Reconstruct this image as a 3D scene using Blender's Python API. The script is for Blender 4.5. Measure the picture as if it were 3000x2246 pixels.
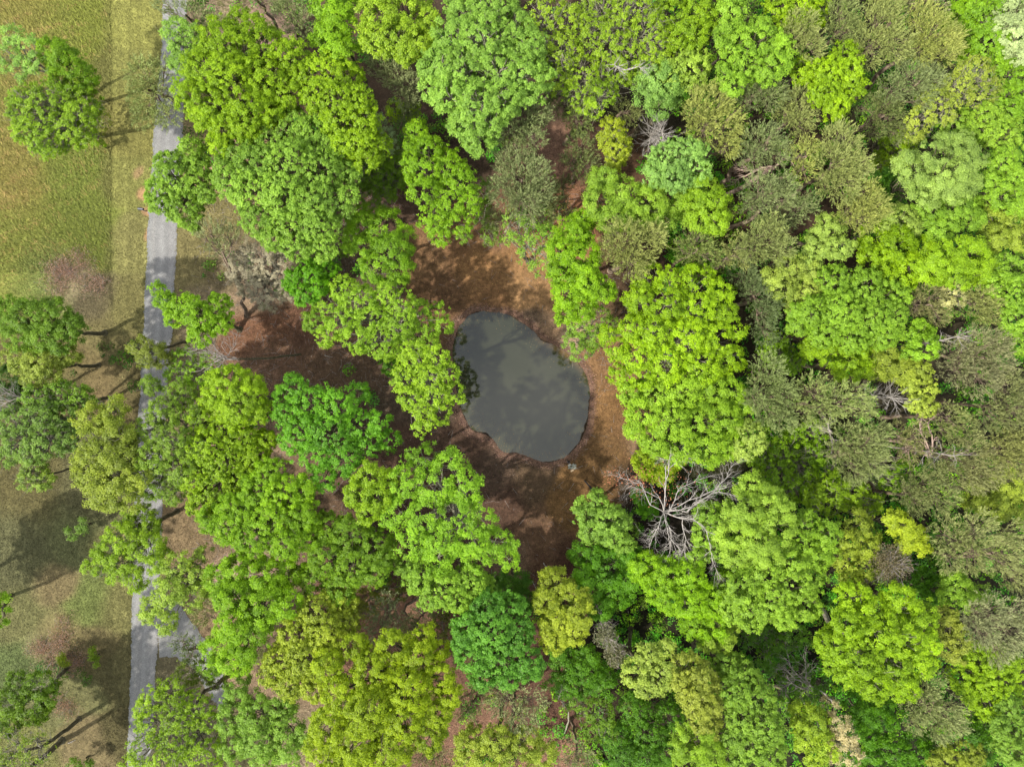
import bpy, math
import numpy as np
from mathutils import Vector, Euler

for o in list(bpy.data.objects): bpy.data.objects.remove(o, do_unlink=True)
SC = bpy.context.scene
COL = SC.collection
rng = np.random.default_rng(11)

# ------------------------------------------------------------------ camera
H = 85.0                                   # a drone hovering over the pond, looking straight down
S = 0.0425                                 # metres of ground per photo unit
cam_d = bpy.data.cameras.new('camera'); cam_d.sensor_width = 36.0
cam_d.lens = 36.0 * H / (3000 * S); cam_d.clip_end = 3000; cam_d.clip_start = 0.5
cam = bpy.data.objects.new('camera', cam_d); COL.objects.link(cam)
cam.location = (0, 0, H); cam.rotation_euler = (0, 0, 0)
SC.camera = cam

# ------------------------------------------------------------------ world, sun, exposure
SUN_EL = math.radians(46); SX, SY = -0.85, -0.53
n_ = math.hypot(SX, SY); SX /= n_; SY /= n_
w = bpy.data.worlds.new('World'); SC.world = w; w.use_nodes = True
nt = w.node_tree; nt.nodes.clear()
sky = nt.nodes.new('ShaderNodeTexSky'); sky.sky_type = 'NISHITA'; sky.sun_disc = False
sky.sun_elevation = SUN_EL; sky.sun_rotation = math.atan2(SX, SY); sky.air_density = 1.0; sky.dust_density = 2.0
tcw = nt.nodes.new('ShaderNodeTexCoord')
cn = nt.nodes.new('ShaderNodeTexNoise'); cn.inputs['Scale'].default_value = 2.2; cn.inputs['Detail'].default_value = 6; cn.inputs['Roughness'].default_value = .55
cr_ = nt.nodes.new('ShaderNodeMapRange'); cr_.inputs['From Min'].default_value = .36; cr_.inputs['From Max'].default_value = .58
cmx = nt.nodes.new('ShaderNodeMix'); cmx.data_type = 'RGBA'; cmx.inputs['B'].default_value = (6.6, 6.6, 6.6, 1)
bg = nt.nodes.new('ShaderNodeBackground'); bg.inputs['Strength'].default_value = 0.15
wo = nt.nodes.new('ShaderNodeOutputWorld')
nt.links.new(tcw.outputs['Generated'], cn.inputs['Vector']); nt.links.new(cn.outputs['Fac'], cr_.inputs['Value'])
nt.links.new(cr_.outputs['Result'], cmx.inputs['Factor']); nt.links.new(sky.outputs['Color'], cmx.inputs['A'])
nt.links.new(cmx.outputs['Result'], bg.inputs['Color']); nt.links.new(bg.outputs['Background'], wo.inputs['Surface'])

sd = bpy.data.lights.new('sun', 'SUN'); sd.energy = 4.0; sd.angle = math.radians(1.2); sd.color = (1.0, .95, .86)
sun = bpy.data.objects.new('sun', sd); COL.objects.link(sun)
sun.rotation_euler = Vector((SX*math.cos(SUN_EL), SY*math.cos(SUN_EL), math.sin(SUN_EL))).to_track_quat('Z', 'Y').to_euler()
SC.view_settings.view_transform = 'Standard'; SC.view_settings.look = 'None'
SC.view_settings.exposure = 1.02; SC.view_settings.gamma = 1.0; SC.view_settings.use_curve_mapping = False
SC.cycles.max_bounces = 6; SC.cycles.transparent_max_bounces = 4; SC.cycles.diffuse_bounces = 3; SC.cycles.glossy_bounces = 2
SC.cycles.transmission_bounces = 3; SC.cycles.caustics_reflective = False; SC.cycles.caustics_refractive = False

# ------------------------------------------------------------------ helpers
def lin(c):
    c = np.asarray(c, float) / 255.0
    return np.where(c <= .04045, c / 12.92, ((c + .055) / 1.055) ** 2.4)
K = 0.50                                   # photo value -> surface albedo at this exposure
def alb(c, k=K): return tuple((lin(c) * k).tolist())
def W(px, py, z=0.0):                      # a spot of the place: where it stands at height z
    k = (H - z) / H
    return ((px - 1500) * S * k, (1123 - py) * S * k)

def hash2(ix, iy, seed=0):
    n = (ix.astype(np.int64) * 374761393 + iy.astype(np.int64) * 668265263 + seed * 974634) & 0xffffffff
    n = ((n ^ (n >> 13)) * 1274126177) & 0xffffffff
    return ((n ^ (n >> 16)) & 0xffff) / 65535.0
def vnoise(x, y, seed=0):
    x = np.asarray(x, float); y = np.asarray(y, float)
    ix = np.floor(x); iy = np.floor(y); fx = x - ix; fy = y - iy
    fx = fx*fx*(3-2*fx); fy = fy*fy*(3-2*fy)
    a = hash2(ix, iy, seed); b = hash2(ix+1, iy, seed); c = hash2(ix, iy+1, seed); d = hash2(ix+1, iy+1, seed)
    return (a*(1-fx)+b*fx)*(1-fy) + (c*(1-fx)+d*fx)*fy
def fbm(x, y, seed=0, o=4):
    s = 0; a = .5
    for i in range(o):
        s = s + a * vnoise(x * 2**i, y * 2**i, seed + i); a *= .5
    return s / .94

SHORE = [(1358,940),(1376,920),(1408,909),(1453,915),(1503,924),(1530,945),(1562,965),(1584,990),(1625,1010),(1661,1031),(1688,1053),
 (1711,1085),(1725,1117),(1729,1158),(1727,1203),(1720,1248),(1706,1284),(1679,1321),(1648,1343),(1611,1355),(1575,1350),(1543,1336),
 (1512,1327),(1480,1327),(1460,1312),(1446,1289),(1417,1271),(1385,1262),(1367,1235),(1353,1207),(1340,1158),(1331,1103),(1325,1058),
 (1325,1022),(1333,985),(1342,958)]
def smooth_poly(pts, n=4):
    p = np.array(pts, float); out = []
    m = len(p)
    for i in range(m):
        p0, p1, p2, p3 = p[i-1], p[i], p[(i+1) % m], p[(i+2) % m]
        for t in np.linspace(0, 1, n, endpoint=False):
            out.append(.5*((2*p1)+(-p0+p2)*t+(2*p0-5*p1+4*p2-p3)*t*t+(-p0+3*p1-3*p2+p3)*t**3))
    return np.array(out)
def to_w(pts): p = np.array(pts, float); return np.stack([(p[:,0]-1500)*S, (1123-p[:,1])*S], 1)
shore_w = to_w(smooth_poly(SHORE, 3))
def sdist(x, y, poly):                     # signed distance, negative inside
    x = np.asarray(x, float); y = np.asarray(y, float)
    d = np.full(x.shape, 1e9); ins = np.zeros(x.shape, bool)
    a = poly; b = np.roll(poly, -1, 0)
    for (ax, ay), (bx, by) in zip(a, b):
        ex, ey = bx-ax, by-ay
        t = np.clip(((x-ax)*ex + (y-ay)*ey)/(ex*ex+ey*ey+1e-12), 0, 1)
        d = np.minimum(d, np.hypot(x-ax-t*ex, y-ay-t*ey))
        c = ((ay > y) != (by > y)) & (x < ex*(y-ay)/(ey if abs(ey) > 1e-9 else 1e-9)+ax)
        ins ^= c
    return np.where(ins, -d, d)
WATER_Z = -0.55
def hfun(x, y, sd_=None):
    x = np.asarray(x, float); y = np.asarray(y, float)
    if sd_ is None:
        sd_ = np.full(x.shape, 50.0); m = (np.abs(x) < 25) & (np.abs(y) < 25)
        if m.any(): sd_[m] = sdist(x[m], y[m], shore_w)
    base = (fbm(x/14, y/14, 5, 3)-.5)*.5*np.clip((x+42)/8, .12, 1)
    sd_ = sd_ + (np.abs(sd_) < 3)*((vnoise(x*1.1, y*1.1, 91)-.5)*.5+(vnoise(x*3.1, y*3.1, 92)-.5)*.22)
    near = np.clip(1-sd_/7.0, 0, 1)
    base = base*(1-near)
    bank = np.where(sd_ > 0, WATER_Z + .55*(1-np.exp(-np.maximum(sd_,0)/1.3)) + .02*(vnoise(x*3, y*3, 9)-.5), WATER_Z + np.maximum(sd_*.33, -1.6))
    near2 = np.clip(1-sd_/9.0, 0, 1)
    return np.where(sd_ < 9, bank + base + .0*near2, base)
def hz(x, y): return float(hfun(np.array([x]), np.array([y]))[0])

def tag(o, label=None, cat=None, group=None, kind=None):
    if label: o['label'] = label
    if cat: o['category'] = cat
    if group: o['group'] = group
    if kind: o['kind'] = kind
    return o
def empty(name, loc):
    o = bpy.data.objects.new(name, None); COL.objects.link(o); o.location = loc; o.empty_display_size = .3
    return o
def mesh_obj(name, V, F, mats, parent=None, attrs=None, smooth=False, mat_idx=None, loc=None):
    """V (n,3); F (m,k) one polygon size."""
    V = np.ascontiguousarray(V, np.float32); F = np.ascontiguousarray(F, np.int32)
    me = bpy.data.meshes.new(name)
    m, k = F.shape
    me.vertices.add(len(V)); me.vertices.foreach_set('co', V.ravel())
    me.loops.add(m*k); me.loops.foreach_set('vertex_index', F.ravel())
    me.polygons.add(m); me.polygons.foreach_set('loop_start', np.arange(0, m*k, k, dtype=np.int32))
    if smooth: me.polygons.foreach_set('use_smooth', np.ones(m, bool))
    if mat_idx is not None: me.polygons.foreach_set('material_index', np.asarray(mat_idx, np.int32))
    for nm, (dom, arr) in (attrs or {}).items():
        arr = np.asarray(arr, np.float32)
        if arr.ndim == 1:
            a = me.attributes.new(nm, 'FLOAT', dom); a.data.foreach_set('value', arr)
        else:
            a = me.attributes.new(nm, 'FLOAT_VECTOR', dom); a.data.foreach_set('vector', np.ascontiguousarray(arr).ravel())
    me.update(calc_edges=True)
    for mt in (mats if isinstance(mats, (list, tuple)) else [mats]): me.materials.append(mt)
    o = bpy.data.objects.new(name, me); COL.objects.link(o)
    if parent: o.parent = parent
    if loc is not None: o.location = loc
    return o
def nrm(v): return v/np.maximum(np.linalg.norm(v, axis=-1, keepdims=True), 1e-9)

def tubes(P0, P1, R0, R1, sides=4):
    P0 = np.asarray(P0, float); P1 = np.asarray(P1, float); R0 = np.asarray(R0, float); R1 = np.asarray(R1, float)
    d = nrm(P1-P0); up = np.where(np.abs(d[:, 2:3]) > .9, np.array([[1., 0, 0]]), np.array([[0, 0, 1.]]))
    a = nrm(np.cross(d, up)); b = np.cross(d, a)
    th = np.arange(sides)/sides*2*np.pi
    ring = a[:, None, :]*np.cos(th)[None, :, None] + b[:, None, :]*np.sin(th)[None, :, None]
    V = np.concatenate([P0[:, None]+ring*R0[:, None, None], P1[:, None]+ring*R1[:, None, None]], 1)
    n = len(P0); base = np.arange(n)[:, None]*2*sides
    i = np.arange(sides); j = (i+1) % sides
    F = np.stack([base+i, base+j, base+sides+j, base+sides+i], -1).reshape(-1, 4)
    return V.reshape(-1, 3), F
def curve_pts(p0, p1, n=5, bend=.12, sag=0):
    p0 = np.asarray(p0, float); p1 = np.asarray(p1, float); L = np.linalg.norm(p1-p0)
    t = np.linspace(0, 1, n+1)[:, None]
    off = rng.normal(size=3)*L*bend; off2 = rng.normal(size=(n+1, 3))*L*bend*.25
    P = p0*(1-t)+p1*t + off*np.sin(np.pi*t) + off2*np.sin(np.pi*t)
    P[:, 2] += sag*np.sin(np.pi*t[:, 0])*L
    return P
class Seg:                                  # a bag of wood segments
    def __init__(s): s.a = []; s.b = []; s.r = []; s.q = []
    def add(s, P, r0, r1):
        n = len(P)-1; rr = np.linspace(r0, r1, n+1)
        s.a.append(P[:-1]); s.b.append(P[1:]); s.r.append(rr[:-1]); s.q.append(rr[1:])
    def build(s, name, mat, parent, loc, sides=4):
        if not s.a: return None
        a = np.concatenate(s.a); b = np.concatenate(s.b)
        V, F = tubes(a-loc, b-loc+(b-a)*.03, np.concatenate(s.r), np.concatenate(s.q), sides)
        return mesh_obj(name, V, F, mat, parent, smooth=True)

# ------------------------------------------------------------------ materials
def newmat(name):
    m = bpy.data.materials.new(name); m.use_nodes = True
    t = m.node_tree; t.nodes.clear(); out = t.nodes.new('ShaderNodeOutputMaterial')
    return m, t, out
def N(t, typ, **kw):
    n = t.nodes.new(typ)
    for k, v in kw.items():
        if k in n.inputs: n.inputs[k].default_value = v
        else: setattr(n, k, v)
    return n
def mathn(t, op, a, b=None):
    n = t.nodes.new('ShaderNodeMath'); n.operation = op
    for i, v in enumerate((a, b)):
        if v is None: continue
        if isinstance(v, (int, float)): n.inputs[i].default_value = v
        else: t.links.new(v, n.inputs[i])
    return n.outputs[0]
def leaf_material(name, trans=.35, rough=.5, spec=.35, warm=.25, attr_rgb=False):
    m, t, out = newmat(name); L = t.links.new
    oi = N(t, 'ShaderNodeObjectInfo'); at = N(t, 'ShaderNodeAttribute', attribute_name='tint')
    hs = N(t, 'ShaderNodeHueSaturation')
    if attr_rgb:
        a2 = N(t, 'ShaderNodeAttribute', attribute_name='rgb'); L(a2.outputs['Vector'], hs.inputs['Color'])
    else: L(oi.outputs['Color'], hs.inputs['Color'])
    L(mathn(t, 'MULTIPLY_ADD', at.outputs['Fac'], .9), hs.inputs['Value'])
    vnode = hs.inputs['Value'].links[0].from_node; vnode.inputs[2].default_value = .55
    hmul = mathn(t, 'MULTIPLY', mathn(t, 'SUBTRACT', .5, at.outputs['Fac']), .045*warm*4)
    L(mathn(t, 'ADD', .5, hmul), hs.inputs['Hue'])
    bs = N(t, 'ShaderNodeBsdfPrincipled', Roughness=rough); bs.inputs['Specular IOR Level'].default_value = spec
    tr = N(t, 'ShaderNodeBsdfTranslucent'); mx = N(t, 'ShaderNodeMixShader'); mx.inputs[0].default_value = trans
    tc = N(t, 'ShaderNodeMix'); tc.data_type = 'RGBA'; tc.blend_type = 'MULTIPLY'; tc.inputs['Factor'].default_value = 1; tc.inputs['B'].default_value = (1.25, 1.25, .6, 1)
    L(hs.outputs['Color'], bs.inputs['Base Color']); L(hs.outputs['Color'], tc.inputs['A']); L(tc.outputs['Result'], tr.inputs['Color'])
    L(bs.outputs[0], mx.inputs[1]); L(tr.outputs[0], mx.inputs[2]); L(mx.outputs[0], out.inputs[0])
    return m
def bark_material(name, c1, c2, scale=3.0, rough=.9):
    m, t, out = newmat(name); L = t.links.new
    tc = N(t, 'ShaderNodeTexCoord'); no = N(t, 'ShaderNodeTexNoise', Scale=scale, Detail=4.0)
    mp = N(t, 'ShaderNodeMapping'); mp.inputs['Scale'].default_value = (2, 2, .6)
    rp = N(t, 'ShaderNodeMix'); rp.data_type = 'RGBA'; rp.inputs['A'].default_value = (*c1, 1); rp.inputs['B'].default_value = (*c2, 1)
    bs = N(t, 'ShaderNodeBsdfPrincipled', Roughness=rough); bs.inputs['Specular IOR Level'].default_value = .2
    mr = N(t, 'ShaderNodeMapRange'); mr.inputs['From Min'].default_value = .35; mr.inputs['From Max'].default_value = .65
    bp = N(t, 'ShaderNodeBump', Strength=.5, Distance=.05)
    L(tc.outputs['Object'], mp.inputs['Vector']); L(mp.outputs[0], no.inputs['Vector']); L(no.outputs['Fac'], mr.inputs['Value']); L(mr.outputs[0], rp.inputs['Factor'])
    L(rp.outputs['Result'], bs.inputs['Base Color']); L(no.outputs['Fac'], bp.inputs['Height']); L(bp.outputs[0], bs.inputs['Normal']); L(bs.outputs[0], out.inputs[0])
    return m
def plain(name, c, rough=.6, nscale=20.0, var=.25, metal=0, spec=.4):
    m, t, out = newmat(name); L = t.links.new
    tc = N(t, 'ShaderNodeTexCoord'); no = N(t, 'ShaderNodeTexNoise', Scale=nscale, Detail=5.0)
    rp = N(t, 'ShaderNodeMix'); rp.data_type = 'RGBA'
    rp.inputs['A'].default_value = (*[x*(1-var) for x in c], 1); rp.inputs['B'].default_value = (*[min(1, x*(1+var)) for x in c], 1)
    bs = N(t, 'ShaderNodeBsdfPrincipled', Roughness=rough, Metallic=metal); bs.inputs['Specular IOR Level'].default_value = spec
    L(tc.outputs['Object'], no.inputs['Vector']); L(no.outputs['Fac'], rp.inputs['Factor']); L(rp.outputs['Result'], bs.inputs['Base Color']); L(bs.outputs[0], out.inputs[0])
    return m
M_LEAF = leaf_material('broad_leaves', .45, .5, .3, warm=.10)
M_NEEDLE = leaf_material('pine_needles', .12, .6, .25, warm=.1)
M_BLOOM = leaf_material('blossom', .3, .7, .2, warm=.05)
M_STUFF = leaf_material('ground_leaves', .15, .7, .2, warm=.1, attr_rgb=True)
M_BARK = bark_material('grey_bark', (.045, .040, .022), (.12, .108, .065))
M_BARKL = bark_material('pale_bark', (.12, .11, .08), (.27, .25, .19))
M_PBARK = bark_material('pine_bark', (.09, .066, .045), (.22, .165, .12))
M_DEAD = bark_material('dead_wood', (.19, .17, .15), (.38, .35, .32))
M_DEADG = bark_material('dead_twigs', (.16, .14, .125), (.33, .29, .265))
M_DEADR = bark_material('dead_pine_wood', (.16, .105, .08), (.38, .29, .235))
M_BLACK = bark_material('charred_wood', (.008, .008, .009), (.022, .022, .026))
# ------------------------------------------------------------------ ground: one sheet with a basin for the pond
ZONES = [  # x, y, spread, photo colour, grassiness, straw streaks
 (60,60,150,(172,162,72),1,.8),(200,60,120,(150,165,55),1,.5),(60,260,150,(165,160,70),1,.8),(30,520,150,(176,158,76),1,.8),(200,520,120,(140,165,60),1,.35),(60,700,140,(150,162,62),1,.5),
 (200,660,110,(128,150,55),1,.2),(270,700,60,(118,142,50),1,.1),(120,780,90,(125,140,60),1,.2),
 (370,60,70,(160,160,68),1,0),(360,200,70,(150,150,66),1,0),(370,380,70,(152,148,66),1,0),(360,520,60,(152,152,68),1,0),(360,700,60,(150,146,72),1,0),(370,900,60,(138,132,66),.9,0),(360,1100,60,(122,112,60),.6,0),
 (410,500,14,(178,150,88),.6,0),(428,560,12,(200,150,95),.2,0),(420,620,12,(196,146,96),.2,0),(424,680,12,(188,142,92),.3,0),(300,980,60,(140,120,80),.4,0),(300,1100,70,(150,115,85),.1,0),
 (190,800,60,(150,132,92),.2,0),(280,880,60,(120,105,70),.5,0),(260,1050,60,(128,98,72),.1,0),(150,1100,90,(105,85,60),.3,0),(250,1420,90,(110,108,60),.6,0),(100,1450,100,(98,80,58),.4,0),
 (60,1600,110,(112,112,62),.8,0),(200,1560,90,(120,124,66),.9,0),(320,1620,60,(140,135,70),.9,0),(330,1760,60,(135,132,66),.9,0),(250,1750,60,(128,140,62),.9,0),(60,1800,80,(130,125,80),.5,0),(150,1700,60,(150,120,90),.3,0),
 (170,1860,55,(150,128,88),.1,0),(130,1900,55,(140,132,92),.1,0),(260,1900,60,(120,95,72),.3,0),(340,1950,50,(118,112,60),.8,0),(60,1960,70,(110,125,60),.7,0),(220,2020,60,(128,122,82),.3,0),(150,2080,60,(132,130,85),.3,0),
 (230,2180,70,(150,120,92),.2,0),(340,2150,50,(105,98,52),.7,0),(60,2230,90,(140,140,75),.5,0),
 (580,100,60,(150,125,90),.4,0),(620,30,60,(160,135,100),.3,0),(780,40,60,(165,130,105),.2,0),(560,400,60,(158,140,85),.7,0),(620,460,50,(190,150,110),.2,0),
 (570,700,70,(150,140,75),.9,0),(560,800,60,(150,138,76),.9,0),(640,780,60,(140,125,78),.6,0),(600,880,60,(165,140,100),.4,0),(760,850,70,(170,130,100),.1,0),
 (560,1180,60,(150,140,80),.7,0),(540,1270,60,(160,145,85),.6,0),(700,1260,70,(170,135,105),.2,0),(560,1560,60,(150,128,80),.6,0),(640,1540,60,(160,130,95),.4,0),(720,1660,60,(190,150,125),.1,0),(620,1850,60,(165,140,90),.6,0),(760,1960,60,(175,140,105),.2,0),
 (540,1980,50,(130,115,80),.4,0),(880,2200,60,(155,130,95),.3,0),(520,2230,60,(150,135,85),.5,0),(640,2200,60,(150,135,85),.5,0),
 (780,950,80,(140,88,60),.1,0),(900,950,80,(125,80,58),.1,0),(820,1060,80,(140,95,70),.1,0),(950,1060,80,(128,90,66),.1,0),(1080,1100,80,(118,84,62),.05,0),(760,1130,70,(150,105,80),.1,0),(1150,1180,80,(104,78,60),0,0),(1000,1000,80,(130,90,68),.1,0),
 (1150,1290,70,(110,78,60),0,0),(1120,620,90,(112,82,62),0,0),(1180,560,70,(120,88,66),0,0),(1000,850,80,(110,84,64),0,0),
 (1250,730,60,(150,108,72),0,0),(1330,700,60,(150,105,68),0,0),(1400,760,70,(170,120,72),0,0),(1480,780,60,(165,118,72),0,0),(1420,850,60,(150,105,65),0,0),(1300,850,60,(130,92,62),0,0),(1540,820,60,(178,130,82),0,0),(1600,860,60,(172,126,80),0,0),
 (1600,960,50,(200,150,105),0,0),(1650,990,40,(205,160,118),0,0),(1560,930,30,(140,108,82),0,0),(1450,680,60,(140,100,72),0,0),
 (1780,1080,50,(160,112,66),0,0),(1780,1200,50,(156,108,56),0,0),(1850,1240,50,(150,104,58),0,0),(1800,1330,60,(140,98,52),0,0),(1880,1300,50,(170,128,90),0,0),(1760,1420,60,(135,94,48),0,0),(1700,1450,60,(150,104,52),0,0),(1660,1500,60,(150,105,54),0,0),
 (1560,1420,60,(118,88,60),0,0),(1450,1380,60,(108,80,60),0,0),(1350,1330,60,(108,76,56),0,0),(1480,1460,60,(108,74,54),0,0),(1560,1520,60,(128,90,62),0,0),(1600,1600,60,(140,98,66),0,0),(1560,1650,50,(118,78,52),0,0),(1660,1640,60,(104,66,46),0,0),(1500,1640,60,(150,112,82),0,0),
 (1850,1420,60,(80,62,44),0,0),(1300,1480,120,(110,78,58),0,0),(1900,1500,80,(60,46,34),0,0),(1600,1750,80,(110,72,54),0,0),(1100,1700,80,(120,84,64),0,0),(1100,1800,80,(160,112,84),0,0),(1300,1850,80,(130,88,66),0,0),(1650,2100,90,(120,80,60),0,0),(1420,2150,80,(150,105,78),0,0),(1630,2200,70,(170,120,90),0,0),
 (1500,200,160,(84,64,46),.1,0),(1100,250,120,(100,76,54),.1,0),(1300,450,80,(90,68,50),0,0),(1700,500,100,(150,104,78),.1,0),(1680,600,70,(180,118,75),0,0),(1620,480,80,(150,108,82),.1,0),(1850,550,100,(110,76,50),.1,0),
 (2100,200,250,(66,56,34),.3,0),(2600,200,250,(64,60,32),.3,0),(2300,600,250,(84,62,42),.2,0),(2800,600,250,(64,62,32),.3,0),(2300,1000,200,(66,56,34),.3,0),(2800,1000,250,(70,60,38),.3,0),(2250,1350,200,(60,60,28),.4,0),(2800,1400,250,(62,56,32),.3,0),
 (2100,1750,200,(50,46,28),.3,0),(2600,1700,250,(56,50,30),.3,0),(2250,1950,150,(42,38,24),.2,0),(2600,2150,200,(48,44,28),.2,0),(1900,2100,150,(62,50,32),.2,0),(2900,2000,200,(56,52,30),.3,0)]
Z = np.array([(a, b, c) for a, b, c, *_ in ZONES], float)
ZC = np.array([lin(z[3])*K for z in ZONES]); _g = np.array([z[4] for z in ZONES])[:, None]; ZC = np.where(_g > .5, ZC*np.array([.90, .90, 1.30])+ZC.mean(1, keepdims=True)*np.array([.10, .09, .06]), 1.06*(ZC*np.array([.76, .80, .86]) + ZC.mean(1, keepdims=True)*np.array([.15, .17, .15]))); _l = (Z[:, 0] < 450)[:, None]*(_g < .6)*(Z[:, 1] > 950)[:, None]; ZC = np.where(_l, ZC*.6+.4*lin((128, 126, 64))*K, ZC); _p = ((Z[:, 0] > 1180)*(Z[:, 0] < 1950)*(Z[:, 1] > 640)*(Z[:, 1] < 1700))[:, None]; ZC = np.where(_p, ZC*np.array([.90, .93, .95]), ZC); _f = ((Z[:, 0] < 310)*(Z[:, 1] < 760))[:, None]; ZC = np.where(_f, ZC*.55+.45*lin((158, 160, 70))*K, ZC); _q = ((Z[:, 0] > 700)*(Z[:, 0] < 1180)*(Z[:, 1] > 840)*(Z[:, 1] < 1240))[:, None]; ZC = np.where(_q, ZC*np.array([1.08, 1.18, 1.15]), ZC); _n = ((Z[:, 0] > 1180)*(Z[:, 0] < 1660)*(Z[:, 1] > 640)*(Z[:, 1] < 900))[:, None]; ZC = np.where(_n, ZC*np.array([1.18, 1.12, 1.0]), ZC); ZG = np.array([z[4] for z in ZONES], float); ZS = np.array([z[5] for z in ZONES], float)
def zone(x, y):
    """surface colour, grassiness, straw at world x, y"""
    px = x/S+1500; py = 1123-y/S
    px = px + 60*(fbm(x/5, y/5, 21, 3)-.5) + 16*(fbm(x/1.1, y/1.1, 23, 2)-.5); py = py + 60*(fbm(x/5, y/5, 31, 3)-.5)+16*(fbm(x/1.1, y/1.1, 33, 2)-.5)
    C = np.zeros((len(x), 3)); G = np.zeros(len(x)); T = np.zeros(len(x)); Wt = np.zeros(len(x))
    for i in range(len(Z)):
        d2 = ((px-Z[i, 0])**2+(py-Z[i, 1])**2)/(Z[i, 2]*.62)**2
        wgt = np.exp(-np.minimum(d2, 60))*(1+200/Z[i, 2])*.3 + 1e-4/(1+d2*d2)
        C += wgt[:, None]*ZC[i]; G += wgt*ZG[i]; T += wgt*ZS[i]; Wt += wgt
    return C/Wt[:, None], G/Wt, T/Wt
def axis(lo, hi, step, far):
    a = np.arange(lo, hi+step, step); e = []
    s = step; p = hi
    while p < far: s *= 1.35; p += s; e.append(p)
    e = np.array(e); return np.concatenate([-(e[::-1]), a, e]) if abs(lo+hi) < 1e-6 else a
gx = axis(-70, 70, .25, 900); gy = axis(-54, 54, .25, 900)
X, Y = np.meshgrid(gx, gy); nx, ny = len(gx), len(gy)
xf, yf = X.ravel(), Y.ravel()
sdf = np.full(xf.shape, 50.0); mm = (np.abs(xf) < 22) & (np.abs(yf) < 22); sdf[mm] = sdist(xf[mm], yf[mm], shore_w)
zf = hfun(xf, yf, sdf)
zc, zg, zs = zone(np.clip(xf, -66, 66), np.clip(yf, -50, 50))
pxx = xf/S+1500; stripe = (pxx > 318)*(pxx < 440)*np.clip(zg, 0, 1); zc = zc*(1+(.10*np.sin(xf*5.2+.6*fbm(yf/6, yf*0, 8)*3)+.06*np.sin(xf*1.9))*stripe)[:, None]
linex = np.interp(1123-yf/S, [-60,0,82,172,408,521,634,750,900], [345,317,281,263,326,317,308,312,330])
zc = zc*(1-.35*np.exp(-((pxx-linex-4*fbm(yf*.8, yf*0, 4))/5)**2)*(yf > 9))[:, None]
# the rim of the pond: wet leaves and pebbles left by the waterline
ring = np.exp(-((sdf-.35)/.55)**2)*.75*(sdf < 3); mud = np.clip(1-sdf/.18, 0, 1)
zc = zc*(1-ring[:, None]) + lin((118, 92, 78))*K*.85*ring[:, None]
zc = zc*(1-mud[:, None]*.85) + lin((52, 46, 36))*K*mud[:, None]*.85
ii, jj = np.meshgrid(np.arange(nx-1), np.arange(ny-1)); b0 = (jj*nx+ii).ravel()
GF = np.stack([b0, b0+1, b0+nx+1, b0+nx], 1)

m, t, out = newmat('ground'); L = t.links.new
tc = N(t, 'ShaderNodeTexCoord'); ac = N(t, 'ShaderNodeAttribute', attribute_name='zcol'); ag = N(t, 'ShaderNodeAttribute', attribute_name='straw')
n1 = N(t, 'ShaderNodeTexNoise', Scale=7.0, Detail=6.0, Roughness=.75); n2 = N(t, 'ShaderNodeTexNoise', Scale=.55, Detail=5.0, Roughness=.6)
n3 = N(t, 'ShaderNodeTexNoise', Scale=2.2, Detail=5.0, Roughness=.7)
for n in (n1, n2, n3): L(tc.outputs['Object'], n.inputs['Vector'])
rot = N(t, 'ShaderNodeMapping'); rot.inputs['Rotation'].default_value = (0, 0, math.radians(-62)); rot.inputs['Scale'].default_value = (.9, 4.2, 1)
ns = N(t, 'ShaderNodeTexNoise', Scale=.8, Detail=5.0, Roughness=.7); L(tc.outputs['Object'], rot.inputs[0]); L(rot.outputs[0], ns.inputs['Vector'])
v1 = mathn(t, 'MULTIPLY_ADD', n1.outputs['Fac'], 1.7); v1.node.inputs[2].default_value = .15
v2 = mathn(t, 'MULTIPLY_ADD', n2.outputs['Fac'], 1.5); v2.node.inputs[2].default_value = .25
v3 = mathn(t, 'MULTIPLY_ADD', n3.outputs['Fac'], 1.5); v3.node.inputs[2].default_value = .25
vv = mathn(t, 'MULTIPLY', mathn(t, 'MULTIPLY', v1, v2), v3)
smr = N(t, 'ShaderNodeMapRange'); smr.inputs['From Min'].default_value = .48; smr.inputs['From Max'].default_value = .62; L(ns.outputs['Fac'], smr.inputs['Value'])
sf = mathn(t, 'MULTIPLY', mathn(t, 'MULTIPLY', smr.outputs[0], ag.outputs['Fac']), .5)
mixs = N(t, 'ShaderNodeMix'); mixs.data_type = 'RGBA'; mixs.inputs['B'].default_value = (*alb((200, 172, 115)), 1)
L(sf, mixs.inputs['Factor']); L(ac.outputs['Vector'], mixs.inputs['A'])
sc = N(t, 'ShaderNodeVectorMath'); sc.operation = 'SCALE'; L(mixs.outputs['Result'], sc.inputs[0]); L(vv, sc.inputs['Scale'])
bs = N(t, 'ShaderNodeBsdfPrincipled', Roughness=.95); bs.inputs['Specular IOR Level'].default_value = .15
bp = N(t, 'ShaderNodeBump', Strength=.7, Distance=.09); L(n1.outputs['Fac'], bp.inputs['Height']); L(bp.outputs[0], bs.inputs['Normal'])
L(sc.outputs[0], bs.inputs['Base Color']); L(bs.outputs[0], out.inputs[0]); M_GROUND = m
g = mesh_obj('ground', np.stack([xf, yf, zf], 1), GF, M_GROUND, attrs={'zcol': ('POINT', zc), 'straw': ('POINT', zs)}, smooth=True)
tag(g, kind='structure')

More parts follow.
